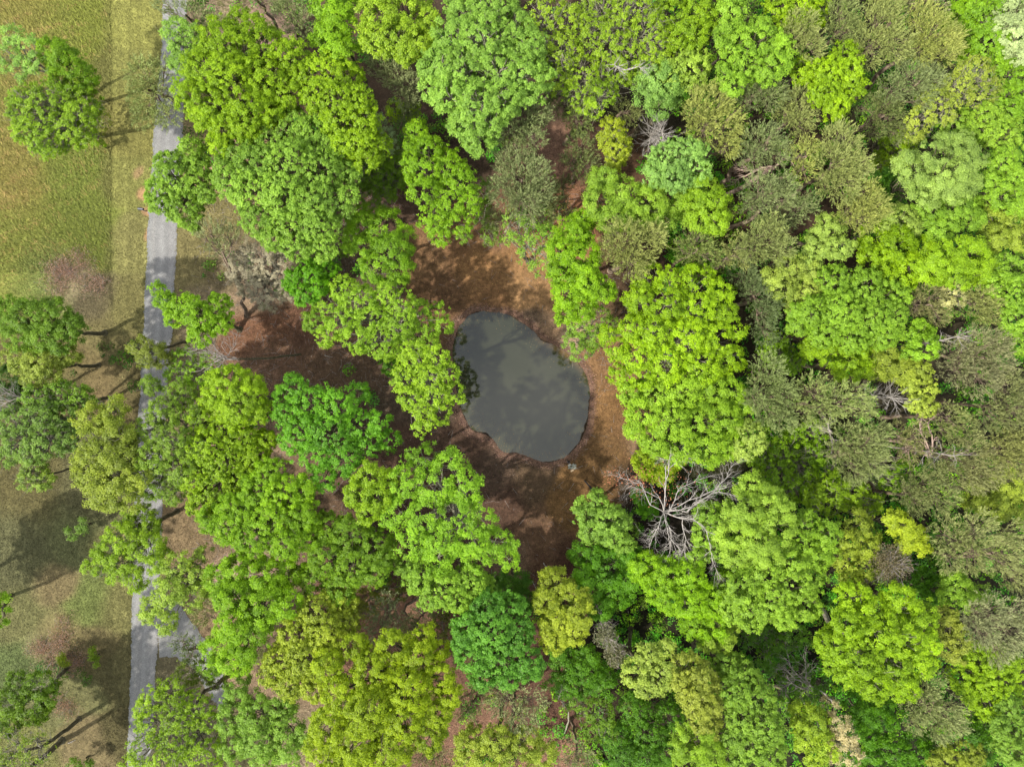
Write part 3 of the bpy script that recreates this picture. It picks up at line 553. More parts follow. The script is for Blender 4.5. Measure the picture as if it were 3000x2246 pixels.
# ------------------------------------------------------------------ every tree of the place: kind, colour, height, crown lobes (x, y, radius), label
MINT=(150,205,110); LG=(140,205,75); YG=(150,200,20); BG=(110,195,30); MG=(120,185,50); DG=(70,150,30); OL=(150,170,65); PL=(180,212,95); PN=(148,150,88); PNG=(132,138,90); PNY=(158,158,84); TAN=(190,188,85)
TREES = [
('L',(165,210,125),13,"35,105,32 85,140,38 60,200,38 25,165,28 110,185,28","loose mint-green tree, topmost of the field clump at the upper left",dict(base=(262,292),bark=M_BARKL)),
('B',(120,180,20),13,"160,155,42 195,185,45 235,225,42 200,240,38","dark yellow-green tree between mint crown and driveway side shadow in the field clump",dict(base=(280,310),dens=.8)),
('L',(145,195,50),14,"95,320,60 160,300,55 225,300,55 150,370,65 90,380,45 215,370,55 130,420,38 240,340,40 60,330,30","largest rounded green crown of the field clump, pale trunks at its right",dict(base=(287,402),dens=1.45,bark=M_BARKL)),
('L',(150,145,90),3.2,"285,330,22 305,350,20 290,375,20","brown-green brush at the trunk feet of the field clump",dict(dens=.7,cs=.3,ls=.1,r0=.05)),
('S',(150,190,20),2.4,"283,415,14 295,425,9","small yellow-green bush below the brown brush in the field",dict()),
('P',(150,155,95),13,"425,225,52 445,290,62 430,340,38 490,340,38 480,200,30","feathery olive pine leaning over the gravel road near the top",dict(base=(520,305),dens=.9,curve=.03)),
('L',MINT,14,"520,95,36 545,140,40 535,185,32 565,110,25","small mint tree beside the road above the big yellow-green oak",dict(dens=1.4)),
('P',PNG,13,"490,15,38 560,50,50 620,85,48 590,120,30","dark thin pine over the road at the top edge",dict(dens=.6)),
('P',(140,135,85),13,"690,5,42 740,-15,45 800,10,40","sparse brown-olive pine at the top edge above the yellow-green oak",dict(dens=.35)),
('P',PNG,15,"850,40,48 885,85,48 905,120,40 840,5,40","grey-green pine right of the yellow-green oak at the top",dict(dens=.6)),
('B',YG,19,"720,90,55 640,125,58 690,150,60 770,140,62 850,170,48 870,215,30 600,205,55 680,230,65 770,230,65 835,270,48 560,280,45 630,300,62 720,310,62 790,330,35 600,345,38 660,380,48 720,370,40 640,425,28","huge yellow-green oak right of the road at the top left of the wood",dict(bark=M_BARK)),
('B',BG,17,"985,55,50 970,120,48 1000,150,45 1000,0,45 950,20,30","bright green tree right of the grey-green pine at the top",dict()),
('B',(150,200,22),18,"905,225,42 955,215,50 1005,235,55 930,280,48 990,300,60 1050,290,35 1000,360,50 1060,350,50 1055,410,50 1105,430,38 1070,460,35 1010,420,38","tall yellow-green tree in a slanting band between the oak and the dark pine",dict()),
('B',(165,200,55),18,"1110,40,58 1200,45,62 1160,115,55 1100,110,45 1235,120,38 1190,150,35 1255,60,35","yellow-tinged light tree at the top edge left of the big mint tree",dict(dens=.9)),
('P',(140,142,98),14,"1115,195,34 1160,225,40 1190,260,42 1195,295,28","small greyish pine in the gap left of the big mint tree",dict(dens=1.2)),
('L',YG,9,"1160,325,26 1195,330,24 1215,318,15","little yellow-green sapling under the greyish small pine",dict(dens=1.2)),
('L',(175,200,140),12,"1100,355,24 1128,400,26 1150,430,16","pale grey-green sapling tucked beside the slanting yellow-green tree",dict(dens=1.2)),
('L',(125,170,45),8,"1060,500,50 1120,520,50 1170,480,40 1150,540,35","dark thin undergrowth tree left of the bright tree above the clearing",dict(dens=1.3)),
('B',MINT,20,"1370,45,62 1450,30,65 1330,115,58 1420,115,70 1500,90,60 1550,140,50 1290,190,48 1370,205,68 1460,210,68 1540,215,55 1270,255,38 1320,280,52 1400,300,60 1470,290,55 1560,270,38 1370,355,50 1440,350,42 1400,410,40 1595,230,28 1250,200,25","huge mint-green tree at the top centre, the biggest crown there",dict(bark=M_BARKL)),
('L',(165,198,55),18,"1600,50,60 1580,125,55 1650,135,50 1635,195,48 1555,85,35 1665,60,40","loose yellow-olive tree touching the right side of the huge mint tree",dict(dens=1.0)),
('L',(160,195,50),18,"1760,40,62 1850,35,65 1900,105,60 1790,120,62 1730,95,45 1850,160,50 1930,160,35","wide loose yellow-green tree with showing grey branches at the top edge",dict(dens=1.05)),
('L',(155,195,45),16,"1640,230,45 1710,215,50 1790,215,50 1700,280,42 1760,280,40 1850,220,40 1735,320,25","loose yellow-green tree with bare branch tips below the wide top-edge one",dict(dens=.95)),
('B',(150,200,35),18,"1970,55,52 2045,45,55 2040,95,38 1990,110,35","bright yellow-green round tree at the top edge right of centre",dict()),
('B',LG,19,"2140,35,36 2132,85,34 2150,0,30 2110,110,22","narrow light green tree at the top edge beside the round yellow-green one",dict()),
('B',(150,205,125),16,"1920,205,42 1905,265,45 1955,270,42 1930,310,32 1945,230,40","bluish-mint tree left of the grey leafless crown",dict()),
('B',(175,208,95),17,"1985,180,42 2035,195,42 2010,145,36 2040,240,32 1970,220,35","pale lime tree between bluish mint and bright green crowns near the top",dict(dens=.9)),
('B',(155,215,75),19,"2160,130,50 2225,115,52 2275,150,42 2190,190,48 2250,195,45 2130,220,32 2150,250,28 2290,190,25","fresh light green dome with olive pines below it near the top",dict()),
('B',(170,210,20),17,"2280,25,42 2345,15,50 2395,35,35 2285,70,24 2330,60,30","lemon-green tree at the top edge beside olive pines",dict(dens=.85)),
('B',(135,205,30),18,"2475,165,38 2360,210,38 2425,225,50 2490,245,45 2445,300,42 2410,270,35 2500,200,30","vivid green tree ringed by olive pines at the upper right",dict()),
('P',PN,18,"2345,80,48 2370,135,45 2320,110,32","olive pine under the lemon-green top-edge tree",dict()),
('P',(132,138,82),17,"2465,45,46 2455,100,38 2490,90,30","darker olive pine at the top edge between two broader ones",dict()),
('P',PN,19,"2575,70,62 2550,145,55 2620,130,50 2590,20,50","broad olive pine above the vivid green tree, upper right",dict()),
('P',PNY,19,"2730,100,62 2765,140,48 2700,60,45 2690,150,45 2790,115,30","yellow-olive spiky pine nearest the bright trees of the top right corner",dict()),
('P',PNG,18,"2665,225,62 2720,240,45 2610,260,42 2700,290,35","grey-green pine right of the vivid green tree",dict()),
('P',(118,124,72),15,"2530,310,42 2590,350,48 2600,300,35 2560,385,30 2625,390,28","dark pine in the dip right below the vivid green tree",dict(dens=.8)),
('P',(150,142,105),17,"2690,20,42 2740,10,35 2650,0,30","brownish half-bare pine cut by the top edge",dict(dens=.6)),
('P',PNY,18,"2080,310,62 2120,370,58 2060,380,50 2040,330,40 2130,430,35","yellowish-olive pine right of the grey leafless crown",dict()),
('P',PNG,17,"2215,245,52 2255,285,48 2190,290,38","olive pine directly under the fresh light green dome",dict()),
('P',PN,17,"2335,310,50 2345,360,40 2300,340,35 2370,300,25","olive pine left of the vivid green tree's lower tip",dict()),
('P',PNG,18,"2235,420,58 2200,460,38 2280,450,40","round grey-olive pine above the fallen red-brown trunk",dict()),
('P',PNY,18,"2345,455,40 2355,500,32 2370,430,25","small spiky pine at the upper end of the red-brown trunk",dict(dens=.8)),
('P',PN,19,"2455,420,58 2440,480,58 2465,540,55 2500,490,45 2420,540,35","tall feathery pine with combed plumes right of the red-brown trunk",dict()),
('P',PNG,18,"2225,560,52 2280,580,45 2200,610,40 2300,540,32","olive pine directly below the red-brown trunk",dict()),
('P',PNY,18,"2525,580,52 2520,640,45 2560,610,40 2480,620,35","lowest pine of the feathery cluster, above the pale mint shrubs",dict()),
('P',PNG,16,"2325,620,42 2360,600,35 2300,650,30","dull pine between the pines around the red-brown trunk",dict(dens=.8)),
('P',(138,142,84),18,"2240,705,60 2200,730,40 2285,730,40 2260,660,35","round pine with a bare gap at its right, below the red-brown trunk",dict()),
('P',(150,150,85),17,"1825,700,58 1880,720,58 1850,770,48 1790,730,38 1915,690,35","rounded olive pine at the edge of the clearing, green tree at its left",dict()),
('P',(128,136,72),16,"2040,710,50 2070,750,38 2005,740,35","darker pine between rounded olive pine and yellow-green crowns",dict(dens=.8)),
('L',(182,195,95),17,"2845,215,45 2870,270,48 2800,265,45 2740,300,42 2700,345,38 2880,220,30 2680,390,28 2760,340,30","pale yellowish half-leafed tree with pink-grey twigs, upper right",dict(dens=1.1)),
('B',(120,195,20),15,"2800,50,38 2825,110,38 2850,30,35 2840,160,25","saturated green tree in shade beside the yellow-olive spiky pine",dict()),
('B',(150,205,55),17,"2885,55,48 2895,125,45 2920,180,35 2870,10,35","light green tree near the top right corner",dict()),
('B',(200,220,150),18,"2965,45,52 2975,105,42 2990,160,30 2940,80,30","whitish-green glossy tree in the top right corner",dict()),
('B',(120,195,50),16,"2950,225,48 2985,290,48 2935,290,38 2960,330,35 2990,230,35","rich green tree at the right edge below the whitish-green corner tree",dict()),
('B',(170,212,80),16,"2860,365,48 2930,385,48 2800,365,38 2960,430,35 2895,340,35","bright tree with glossy white-green tips right of the pale yellowish tree",dict()),
('B',(178,208,130),19,"2800,445,50 2740,460,50 2680,495,48 2760,510,60 2840,480,42 2720,555,42 2790,555,42 2845,530,25 2650,480,25","large pale sage-mint dome at the right, biggest of that shade",dict()),
('L',(140,190,10),9,"2620,440,42 2660,410,35 2590,470,30 2640,480,28","low yellow-green tree sunk in the gap left of the sage-mint dome",dict(dens=1.2)),
('B',(95,165,50),11,"2600,555,32 2580,515,24 2615,600,28 2625,530,20","deep green low tree left of the sage-mint dome's foot",dict(dens=.8)),
('B',(150,205,75),16,"2720,610,40 2800,615,48 2760,670,40 2840,590,30 2850,640,28","light green tree under the sage-mint dome",dict(dens=.9)),
('B',(185,212,120),15,"2640,640,38 2610,625,26 2665,670,30 2600,665,20","pale dusty-green little tree right of the lowest feathery pine",dict()),
('B',(180,208,120),16,"2430,675,42 2400,720,36 2455,725,34 2380,760,25","pale sage tree right of the bare gap in the pines",dict(dens=.9)),
('B',(165,210,25),15,"2560,700,42 2630,720,45 2590,760,40 2670,780,42 2640,820,35 2550,750,30 2700,730,30","yellow-green tree with drooping glossy layers, right of the pale sage one",dict(cs=.4)),
('B',(160,210,70),17,"2940,480,40 2980,530,42 2945,570,45 2990,600,35 2910,530,30","fresh green tree at the right edge beside the sage-mint dome",dict()),
('B',(185,205,90),16,"2895,640,40 2955,655,45 2990,700,35 2920,700,32","yellow-olive pale tree at the right edge under the fresh green one",dict()),
('B',(160,215,40),17,"2760,765,52 2840,750,52 2800,810,38 2880,800,42 2720,790,30","bright lime dome at the right above the brown-olive pines",dict()),
('B',(140,210,75),17,"2950,790,50 2985,860,48 2930,840,38 2985,930,40 2960,960,25 2990,1010,28","clean green tree at the right edge beside the bright lime dome",dict()),
('P',(128,138,78),13,"2085,105,25 2190,20,20 2175,60,22","dim pine hidden between light green crowns at the top",dict(dens=.6)),
('L',(195,205,65),12,"1795,385,34 1810,430,36 1805,470,26 1780,415,26","yellow-flushed small tree left of the grey leafless crown",dict(dens=1.5)),
('P',(128,130,76),12,"1828,325,32 1850,345,24","small dull pine above the yellow-flushed tree",dict(dens=.8)),
('P',(132,138,90),15,"1525,360,62 1570,340,42 1490,390,45 1560,410,40","upper one of two thin spiky pines over the leaf litter north of the pond",dict(dens=1.0,twig=1.6)),
('P',(138,142,96),15,"1520,520,72 1570,560,50 1480,560,50 1540,600,48 1490,470,38 1580,500,35","lower and wider of two thin spiky pines north of the pond",dict(dens=1.0,twig=1.6)),
('P',(120,130,70),12,"1640,305,42 1690,350,42 1720,310,30","thin olive pine right of the huge mint tree's lower edge",dict(dens=1.1)),
('P',(120,126,76),11,"1700,430,42 1715,490,38 1680,470,30","spindly olive pine left of the yellow-flushed tree",dict(dens=1.0)),
('P',(112,116,70),9,"1650,545,28 1640,600,30 1670,640,24","very thin low pine above the orange soil patch",dict(dens=.9)),
('B',BG,16,"1220,385,34 1255,440,42 1210,430,24 1245,500,52 1310,490,48 1350,530,40 1250,570,45 1320,580,52 1370,590,35 1270,640,42 1340,650,38 1290,690,28 1210,480,28","bright green tall oval tree right above the clearing, north-west of the pond",dict(fill=False,dens=.85)),
('B',(128,200,42),12,"1065,655,42 1130,670,50 1060,725,45 1150,730,52 1105,785,42 1165,785,38 1185,690,30 1040,690,25","compact bright green tree left of the clearing's upper end",dict(fill=False,)),
('P',(132,136,84),11,"1590,630,40 1560,590,40 1610,570,36 1450,650,32","thin low pine scrub between the lower spiky pine and the orange soil",dict(dens=.9)),
('L',(130,170,60),8,"1400,620,34 1440,690,30 1420,560,34 1360,690,20","loose low green tree in the gap right of the bright tall oval tree",dict(dens=.8)),
('P',(120,126,78),11,"1180,380,32 1150,430,30 1195,330,26","shaded pine between the slanting yellow-green tree and the oval one",dict(dens=.9)),
('L',(125,165,60),8,"1080,600,36 1020,660,36 1000,720,30 1130,590,30","low leafy tree filling the gap above the compact bright green one",dict(dens=.9)),
('L',(150,150,80),8,"1080,1760,40 1030,1800,40 1160,1720,34","dull olive low tree above the golden tree",dict(dens=.9)),
('P',(135,135,90),11,"1240,1800,38 1210,1830,30","thin grey pine between golden tree and the blue-green dome",dict(dens=.8)),
('P',(145,145,92),12,"640,1760,30 600,1800,30 760,1900,28","wispy pine behind the tall vivid tree at the road fork",dict(dens=.8)),
('L',(150,195,80),13,"1520,670,36 1575,700,48 1500,700,22 1600,750,38 1550,740,35 1500,640,25 1570,790,20","very airy light green tree hanging over the north of the clearing",dict(dens=.55)),
('B',(110,195,25),16,"1680,690,48 1645,735,40 1700,765,52 1655,800,40 1720,825,45 1665,860,42 1760,850,38 1660,915,34 1625,790,22 1700,900,35 1715,640,28","glossy rich green tree on the right side of the clearing, north-east of the pond",dict()),
('B',(150,208,130),18,"1955,470,48 2010,455,45 1925,505,36 2035,500,42 1980,520,38 2040,440,28","bluish-mint tree directly below the grey leafless crown",dict()),
('B',(168,208,80),16,"1760,590,42 1825,570,48 1900,600,52 1965,585,42 1800,640,38 1870,650,35 1955,650,30 1750,530,30 1780,520,25 2000,630,25","pale lime spreading tree between bluish mint and olive pine",dict(dens=.95)),
('B',(140,210,50),17,"2060,560,40 2085,605,42 2055,645,34 2100,650,30 2035,600,30","bright green tree beside the lower end of the red-brown trunk",dict()),
# left side
('B',(130,195,75),14,"560,445,38 490,480,32 520,530,58 460,560,32 580,540,50 475,590,36 540,610,48 500,560,40 560,650,26 610,570,25 580,480,30","mid green tree leaning over the road below the yellow-green oak",dict(base=(700,560))),
('B',(138,200,85),18,"780,400,50 850,375,50 920,400,55 980,440,48 700,450,45 760,480,62 850,480,68 940,500,62 1010,510,40 680,530,50 740,560,58 830,570,65 920,580,58 990,590,45 760,640,50 850,650,58 930,660,52 870,715,42 945,725,38 800,700,30 650,490,25 1025,570,25","huge soft green dome right of the road, largest at the left",dict()),
('P',(130,132,88),12,"615,685,42 670,695,42 640,730,32 580,660,28","wispy grey-olive pine with a curved dark trunk beside the blossom tree",dict(base=(722,925),dens=.45,curve=.09,twig=1.5)),
('F',(205,196,165),9,"760,760,56 735,810,56 810,790,52 780,860,45 700,780,38 830,850,34 840,740,30","tree covered in fine cream blossom left of the clearing",dict(dens=.85,cs=.3,ls=.05,shag=1.6,bark=M_BARKL,twig=1.6)),
('B',(130,195,30),14,"462,845,18 485,880,28 535,900,34 580,930,42 510,930,25 640,900,36 590,980,32 650,950,26 560,890,25","yellow-green tree stretching from the leaf litter over the road",dict(base=(702,965),dens=.9)),
('L',(138,148,70),12,"410,1015,26 445,1030,32 470,1050,28 430,1055,22","small olive crown hanging over the road edge below",dict(base=(560,1000),dens=1.2)),
('L',(120,190,45),11,"540,1060,38 585,1100,40 520,1100,30 620,1060,28","loose green tree under the white leafless branches",dict(dens=1.1)),
('B',(138,198,25),15,"680,1120,48 640,1155,40 720,1165,52 690,1200,48 755,1200,36 640,1110,28 610,1170,24 745,1130,28","sunlit yellow-green tree below the white leafless branches",dict()),
('B',(85,180,40),16,"865,1140,40 845,1210,42 915,1180,52 985,1190,52 1050,1150,30 890,1260,50 970,1270,60 1050,1250,48 860,1290,36 930,1330,50 1010,1340,48 1110,1240,32 1140,1290,28 1080,1300,40 950,1400,34 830,1160,25","deep emerald spreading tree left of the pond's lower half",dict(fill=False,dens=.85,)),
('B',(150,195,15),15,"600,1235,42 660,1270,52 610,1310,50 710,1290,50 660,1350,55 740,1340,45 570,1400,40 630,1420,55 600,1470,45 560,1350,30 700,1400,45 780,1290,30","wide yellow-green tree right of the road at mid height of the picture",dict()),
('B',(125,195,15),17,"790,1390,42 760,1440,52 830,1450,52 720,1500,50 800,1520,62 880,1510,52 740,1570,50 670,1540,45 900,1570,42 840,1590,42 620,1520,35 680,1490,40 890,1430,35","vivid yellow-green tree left of the olive-green one, below the emerald tree",dict()),
('B',(110,170,35),15,"960,1550,48 1030,1570,55 1100,1600,50 950,1630,48 1030,1660,55 1100,1670,42 920,1700,40 1000,1720,40 1130,1630,28","shaded olive-green tree between two vivid trees in the lower left centre",dict(dens=.9)),
('B',(140,200,35),16,"1085,1395,38 1055,1445,40 1110,1455,36 1080,1500,30 1145,1400,22","small lime tree between emerald tree and the star-leafed one",dict()),
('B',(138,208,55),17,"1240,1345,48 1320,1365,48 1195,1410,45 1280,1420,62 1365,1425,50 1170,1500,42 1250,1510,60 1340,1510,60 1410,1520,38 1210,1580,45 1300,1590,55 1385,1580,48 1450,1590,45 1490,1640,28 1280,1640,40 1500,1590,20 1400,1640,35","star-leafed glossy bright green tree just below the pond",dict(fill=False,dens=.8,shag=1.5,bark=M_BARKL)),
('B',(158,205,75),15,"1230,1695,42 1300,1720,52 1375,1700,45 1265,1755,34 1340,1755,35 1415,1720,30 1190,1660,30","pale lime tree tucked under the star-leafed tree",dict()),
('B',(60,140,40),8,"1490,1725,42 1535,1750,34 1460,1700,25 1525,1700,22","dark green low tree where the brown path narrows",dict(dens=.75)),
('B',(105,175,62),16,"1425,1780,48 1490,1790,50 1375,1840,45 1440,1850,60 1510,1860,48 1385,1915,50 1460,1930,60 1535,1940,45 1420,1975,38 1490,1985,32 1570,1960,25 1355,1880,25","round blue-green dome below the clearing",dict(dens=1.1)),
('B',(185,195,65),14,"1625,1710,42 1600,1760,34 1675,1760,48 1640,1810,42 1700,1810,35 1625,1870,38 1680,1850,34 1605,1830,24 1710,1770,22","olive-yellow tree at the lower tip of the brown clearing",dict()),
('B',(170,195,12),18,"1240,1865,34 1040,1890,34 1155,1890,42 960,1950,42 1230,1930,50 1095,1970,58 1290,1985,42 1000,2030,50 1190,2020,60 1320,2035,30 1080,2080,60 960,2120,50 1180,2110,55 1280,2090,40 1040,2170,60 1150,2190,58 940,2200,45 1260,2160,40 1000,2240,45 1100,2250,50 1290,1900,25","largest golden yellow-green tree at the bottom left of centre",dict()),
('P',(140,145,105),11,"1125,1790,42 1115,1845,42 1165,1820,30 1140,1755,25","wispy grey-green pine above the golden tree",dict(dens=.6)),
('L',(125,125,65),7,"1290,1830,32 1310,1880,34 1280,1790,22","twiggy dull shrub left of the round blue-green dome",dict(dens=.6)),
('B',(130,195,15),16,"700,1670,48 775,1690,58 845,1670,42 680,1750,48 765,1770,60 840,1770,38 640,1690,38 690,1830,48 750,1850,40 640,1900,40 690,1930,42 620,1950,25 720,1900,35","tall vivid green tree right of the road fork",dict()),
('B',(175,192,62),15,"930,1790,48 1000,1760,42 870,1850,48 950,1850,52 1010,1820,38 820,1930,45 895,1930,52 860,2000,45 920,2010,35 790,1980,30 970,1920,30","olive-lime tree left of the golden tree",dict(dens=.95)),
('L',(165,180,75),16,"335,1205,36 275,1225,38 310,1260,45 265,1290,38 350,1280,45 310,1330,48 370,1340,45 280,1390,50 350,1400,50 260,1350,32 310,1450,40 370,1460,38 400,1400,35","olive crown left of and over the road, sunlit at its left",dict(dens=1.35,cs=.45)),
('L',(140,175,65),15,"445,1130,26 480,1210,42 530,1160,38 440,1260,38 510,1290,48 450,1340,42 530,1370,42 450,1420,42 510,1440,38 570,1310,30 580,1220,30","loose olive-green crown straddling the middle of the road",dict(dens=1.15)),
('L',(160,198,45),13,"410,1520,40 360,1570,42 320,1610,36 285,1650,30 375,1640,48 430,1600,42 400,1695,32 440,1545,30 470,1640,32 340,1680,25 255,1660,15","yellow-green tree whose tip reaches left over the road verge",dict(base=(518,1497),dens=1.3)),
('L',(175,205,95),13,"545,1690,42 495,1730,40 455,1775,34 490,1820,28 565,1740,38 520,1655,34 590,1690,30 430,1800,20 600,1620,22","pale lime tree at the road fork",dict(base=(678,1630),dens=1.15)),
('P',(110,122,70),9,"535,1880,30 575,1895,30 560,1920,22","small dark pine over the driveway mouth",dict(dens=.6,base=(640,1880))),
('L',(125,145,60),9,"560,1965,36 610,1960,34 640,1985,28 530,1990,25","dull olive tree below the driveway mouth",dict(dens=.9)),
('L',(138,198,40),14,"455,2035,36 430,2070,32 515,2025,40 450,2115,44 520,2095,44 580,2070,45 600,2140,48 430,2190,44 520,2170,50 600,2210,48 390,2235,28 470,2230,40 545,2240,35","loose yellow-green tree over the road at the bottom edge",dict(base=(700,1960),dens=1.1)),
('B',(135,195,85),14,"700,2030,42 690,2100,50 760,2090,50 825,2070,42 760,2160,52 690,2180,42 830,2140,48 850,2200,38 780,2225,40 890,2150,25","fresh mid green tree at the bottom edge left of the golden tree",dict(dens=.85)),
('B',(100,155,45),14,"30,920,48 85,930,52 150,925,50 205,960,38 60,985,42 130,985,45 180,1000,30","dark green tree at the left edge above the pale olive one",dict(dens=.9)),
('B',(170,185,95),12,"60,1050,40 115,1060,42 170,1045,38 95,1100,32 150,1095,28 210,1040,22","pale olive tree at the left edge in front of the dark green one",dict(dens=.85)),
('B',(60,110,20),10,"30,1110,40 20,1165,36 70,1130,28","very dark green tree at the left edge under the pale olive one",dict(dens=.8)),
('L',(120,165,55),12,"110,1165,36 175,1155,38 235,1165,34 140,1200,28 265,1180,18","green tree with grey forked branches at the left edge",dict(dens=1.2)),
('L',(120,165,105),13,"50,1240,46 115,1225,46 180,1225,44 60,1295,44 135,1290,50 195,1285,36 20,1340,25 90,1330,30","blue-green loose tree at the left edge below the forked branches",dict(dens=1.4)),
('L',(165,195,95),9,"100,1375,34 85,1405,28 125,1405,28","small light green tree with white dead twigs at the left edge",dict(dens=1.3)),
('L',(75,140,15),13,"60,2000,34 115,2010,34 40,2060,42 100,2070,40 20,2115,34 140,2050,26 150,2010,18","dark vivid green tree in the lower left corner over a leaning trunk",dict(base=(197,1955),dens=1.4)),
('B',(110,180,15),14,"-5,1770,28 5,1805,22","sliver of bright green crown at the left edge",dict(base=(30,1745))),
('B',(125,175,40),16,"-120,2290,90 -40,2330,80 -150,2200,70 30,2400,80 120,2420,70 -60,2430,80","broad tree beyond the lower left corner, casting shade over the verge",dict()),
('B',(120,175,45),15,"240,2440,80 330,2420,60 180,2520,80 300,2520,80","tree below the bottom edge, shading the foot of the road",dict()),
('B',(115,170,40),17,"-430,1840,90 -480,1930,80 -370,1780,70 -400,1920,70","broad tree beyond the left edge, shading the grass at the lower left",dict()),
('L',(140,165,60),15,"40,2180,45 110,2195,40 10,2240,40 70,2235,40","thin pale green crown in the very corner at the lower left",dict(base=(232,2105),dens=.45)),
('S',(120,160,40),2.5,"215,2235,16 240,2242,14 265,2235,9","knee-high leafy bush at the bottom edge left of the road",dict()),
('S',(150,170,30),1.5,"182,1920,10 190,1935,9","tiny yellow-green bush beside the trunk foot in the brown brush",dict()),
('S',(120,150,30),1.5,"268,1915,11 285,1935,10","tiny dark-yellow bush in the shade of the verge",dict()),
('S',(130,175,85),3,"230,1545,20 250,1530,18 215,1560,15","pale green bush on the grass between road and left edge",dict()),
# west bank
('B',(100,185,15),11,"865,820,32 910,800,36 895,860,32 930,840,28 960,790,26","saturated green small tree left of the speckled lime tree",dict()),
('B',(160,205,60),12.5,"1010,850,38 960,890,42 1050,880,46 930,940,38 1000,940,50 1090,940,50 1130,865,38 1180,900,40 1170,950,48 1120,1000,50 1050,990,42 1230,920,38 1285,915,26 1240,970,42 1300,960,24 960,985,28 1190,1010,42 1255,1010,30 1160,830,25","wide speckled lime tree reaching toward the pond's upper left shore",dict(fill=False,dens=.8,bark=M_BARKL)),
('B',(158,205,50),17,"1220,1050,42 1280,1050,34 1190,1110,40 1255,1110,46 1310,1100,32 1205,1165,34 1275,1160,40 1325,1150,28 1350,1165,16 1290,1210,30 1240,1200,28 1235,1255,26 1260,1235,18 1180,1150,24","lime tree overhanging the pond's left shore",dict(fill=False,dens=.85,bark=M_BARKL,base=(1215,1110))),
('B',(80,165,25),7,"1140,1070,26 1165,1095,20","dark green sapling peeping below the speckled lime tree",dict()),
# east bank
('B',(155,212,15),17,"1900,815,42 1965,830,42 2040,830,52 2100,860,38 1880,880,48 1950,895,60 2040,910,60 2120,920,36 1850,960,38 1920,980,55 2010,990,60 2100,990,48 2160,970,22 1870,1040,45 1950,1060,55 2050,1070,55 2130,1050,42 1810,1020,30 1825,1100,34 1780,985,25 1880,1100,36","biggest vivid yellow-green tree right of the pond",dict(fill=False,cs=.34,bark=M_BARKL)),
('L',(145,190,80),10,"1700,950,36 1745,930,38 1680,1000,30 1740,990,38 1700,1030,26 1780,960,30","airy light green tree on the pond's right shore",dict(dens=.95)),
('B',(168,212,60),16,"1850,1150,34 1920,1150,52 2000,1140,52 2080,1140,52 2140,1150,36 1885,1215,44 1960,1230,56 2050,1240,56 2120,1230,45 1920,1290,40 1990,1310,48 2070,1310,48 2130,1300,38 2180,1190,24 1860,1260,25","fine-leafed lime tree directly under the vivid one, right of the pond",dict(cs=.4)),
('B',(190,215,120),15,"2195,1270,36 2180,1310,34 2215,1300,26","small pale sage tree at the lower right of the fine-leafed lime tree",dict()),
('B',(170,200,25),9,"1900,1355,40 1935,1390,30 1880,1375,24 1960,1350,30","yellow-green bushy tree under the forked dead tree's left arm",dict(dens=.8)),
('B',(100,190,20),5,"1885,1455,26 1900,1490,24 1870,1480,16","low vivid green bush in the dark hollow left of the dead tree",dict()),
('B',(120,195,90),13,"1745,1475,36 1715,1510,30 1780,1520,42 1735,1550,36 1800,1570,38 1830,1600,28 1700,1480,20 1820,1530,25","minty tree at the lower right of the brown clearing",dict()),
('B',(85,165,25),12,"1720,1630,42 1780,1660,48 1735,1710,45 1800,1730,45 1850,1640,40 1760,1780,34 1850,1700,38 1700,1670,25","shaded deep green tree right of the olive-yellow one",dict(dens=.85)),
('B',(130,205,25),14,"1890,1660,42 1950,1690,48 2020,1690,45 2020,1760,50 1960,1750,40 2080,1760,45 2090,1830,48 2040,1830,38 1920,1730,30 2120,1700,28","bright green tree just below the forked dead tree",dict()),
('B',(160,190,75),12,"2110,1870,34 2075,1880,26 2140,1840,26","muted olive-lime tree below the bright green one",dict()),
('B',(175,212,90),17,"2200,1430,38 2250,1470,48 2190,1500,48 2270,1540,48 2150,1560,42 2220,1590,48 2290,1500,30 2160,1620,38 2250,1630,38 2140,1510,25","pale lime dome right of the forked dead tree",dict(cs=.42)),
('B',(150,200,75),14,"2075,1510,36 2110,1560,38 2060,1570,30 2100,1610,28 2040,1630,25","soft green tree behind the forked dead tree's twigs",dict()),
('B',(162,205,75),16,"2240,1680,48 2180,1725,52 2260,1750,58 2330,1710,48 2150,1780,42 2210,1800,42 2360,1770,40 2320,1650,40 2380,1690,38 2300,1810,28 2130,1740,25","broad lime-green tree above the dark hole in the lower right",dict()),
('B',(130,200,65),15,"2365,1535,36 2350,1590,38 2415,1605,36 2430,1560,30 2395,1640,30","mid green tree with two pale dead sticks at its left",dict()),
('B',(158,210,30),18,"2500,1755,46 2640,1760,42 2695,1810,42 2560,1800,48 2480,1830,42 2570,1860,58 2650,1870,55 2710,1880,34 2450,1890,45 2520,1930,55 2610,1950,60 2690,1940,42 2560,2005,42 2640,2010,42 2440,1940,28 2410,1880,24 2480,1980,30","very large lime-yellow tree of the lower right",dict(bark=M_BARKL)),
('B',(175,192,75),14,"2515,1535,40 2530,1595,40 2490,1640,38 2540,1660,34 2480,1590,30 2500,1700,30","olive-lime tree left of the brown feathery dead pine",dict(dens=.85)),
('B',(205,220,60),15,"2640,1540,34 2675,1570,32 2695,1600,22 2655,1595,24 2610,1515,24","pale lemon tree above the brown feathery dead pine",dict()),
('P',(150,150,95),17,"2775,1570,58 2860,1550,58 2930,1620,60 2840,1630,50 2970,1690,42 2975,1560,38 2780,1640,35","wide olive pine with long plumes at the right edge, lower half",dict(twig=1.6,dens=.8)),
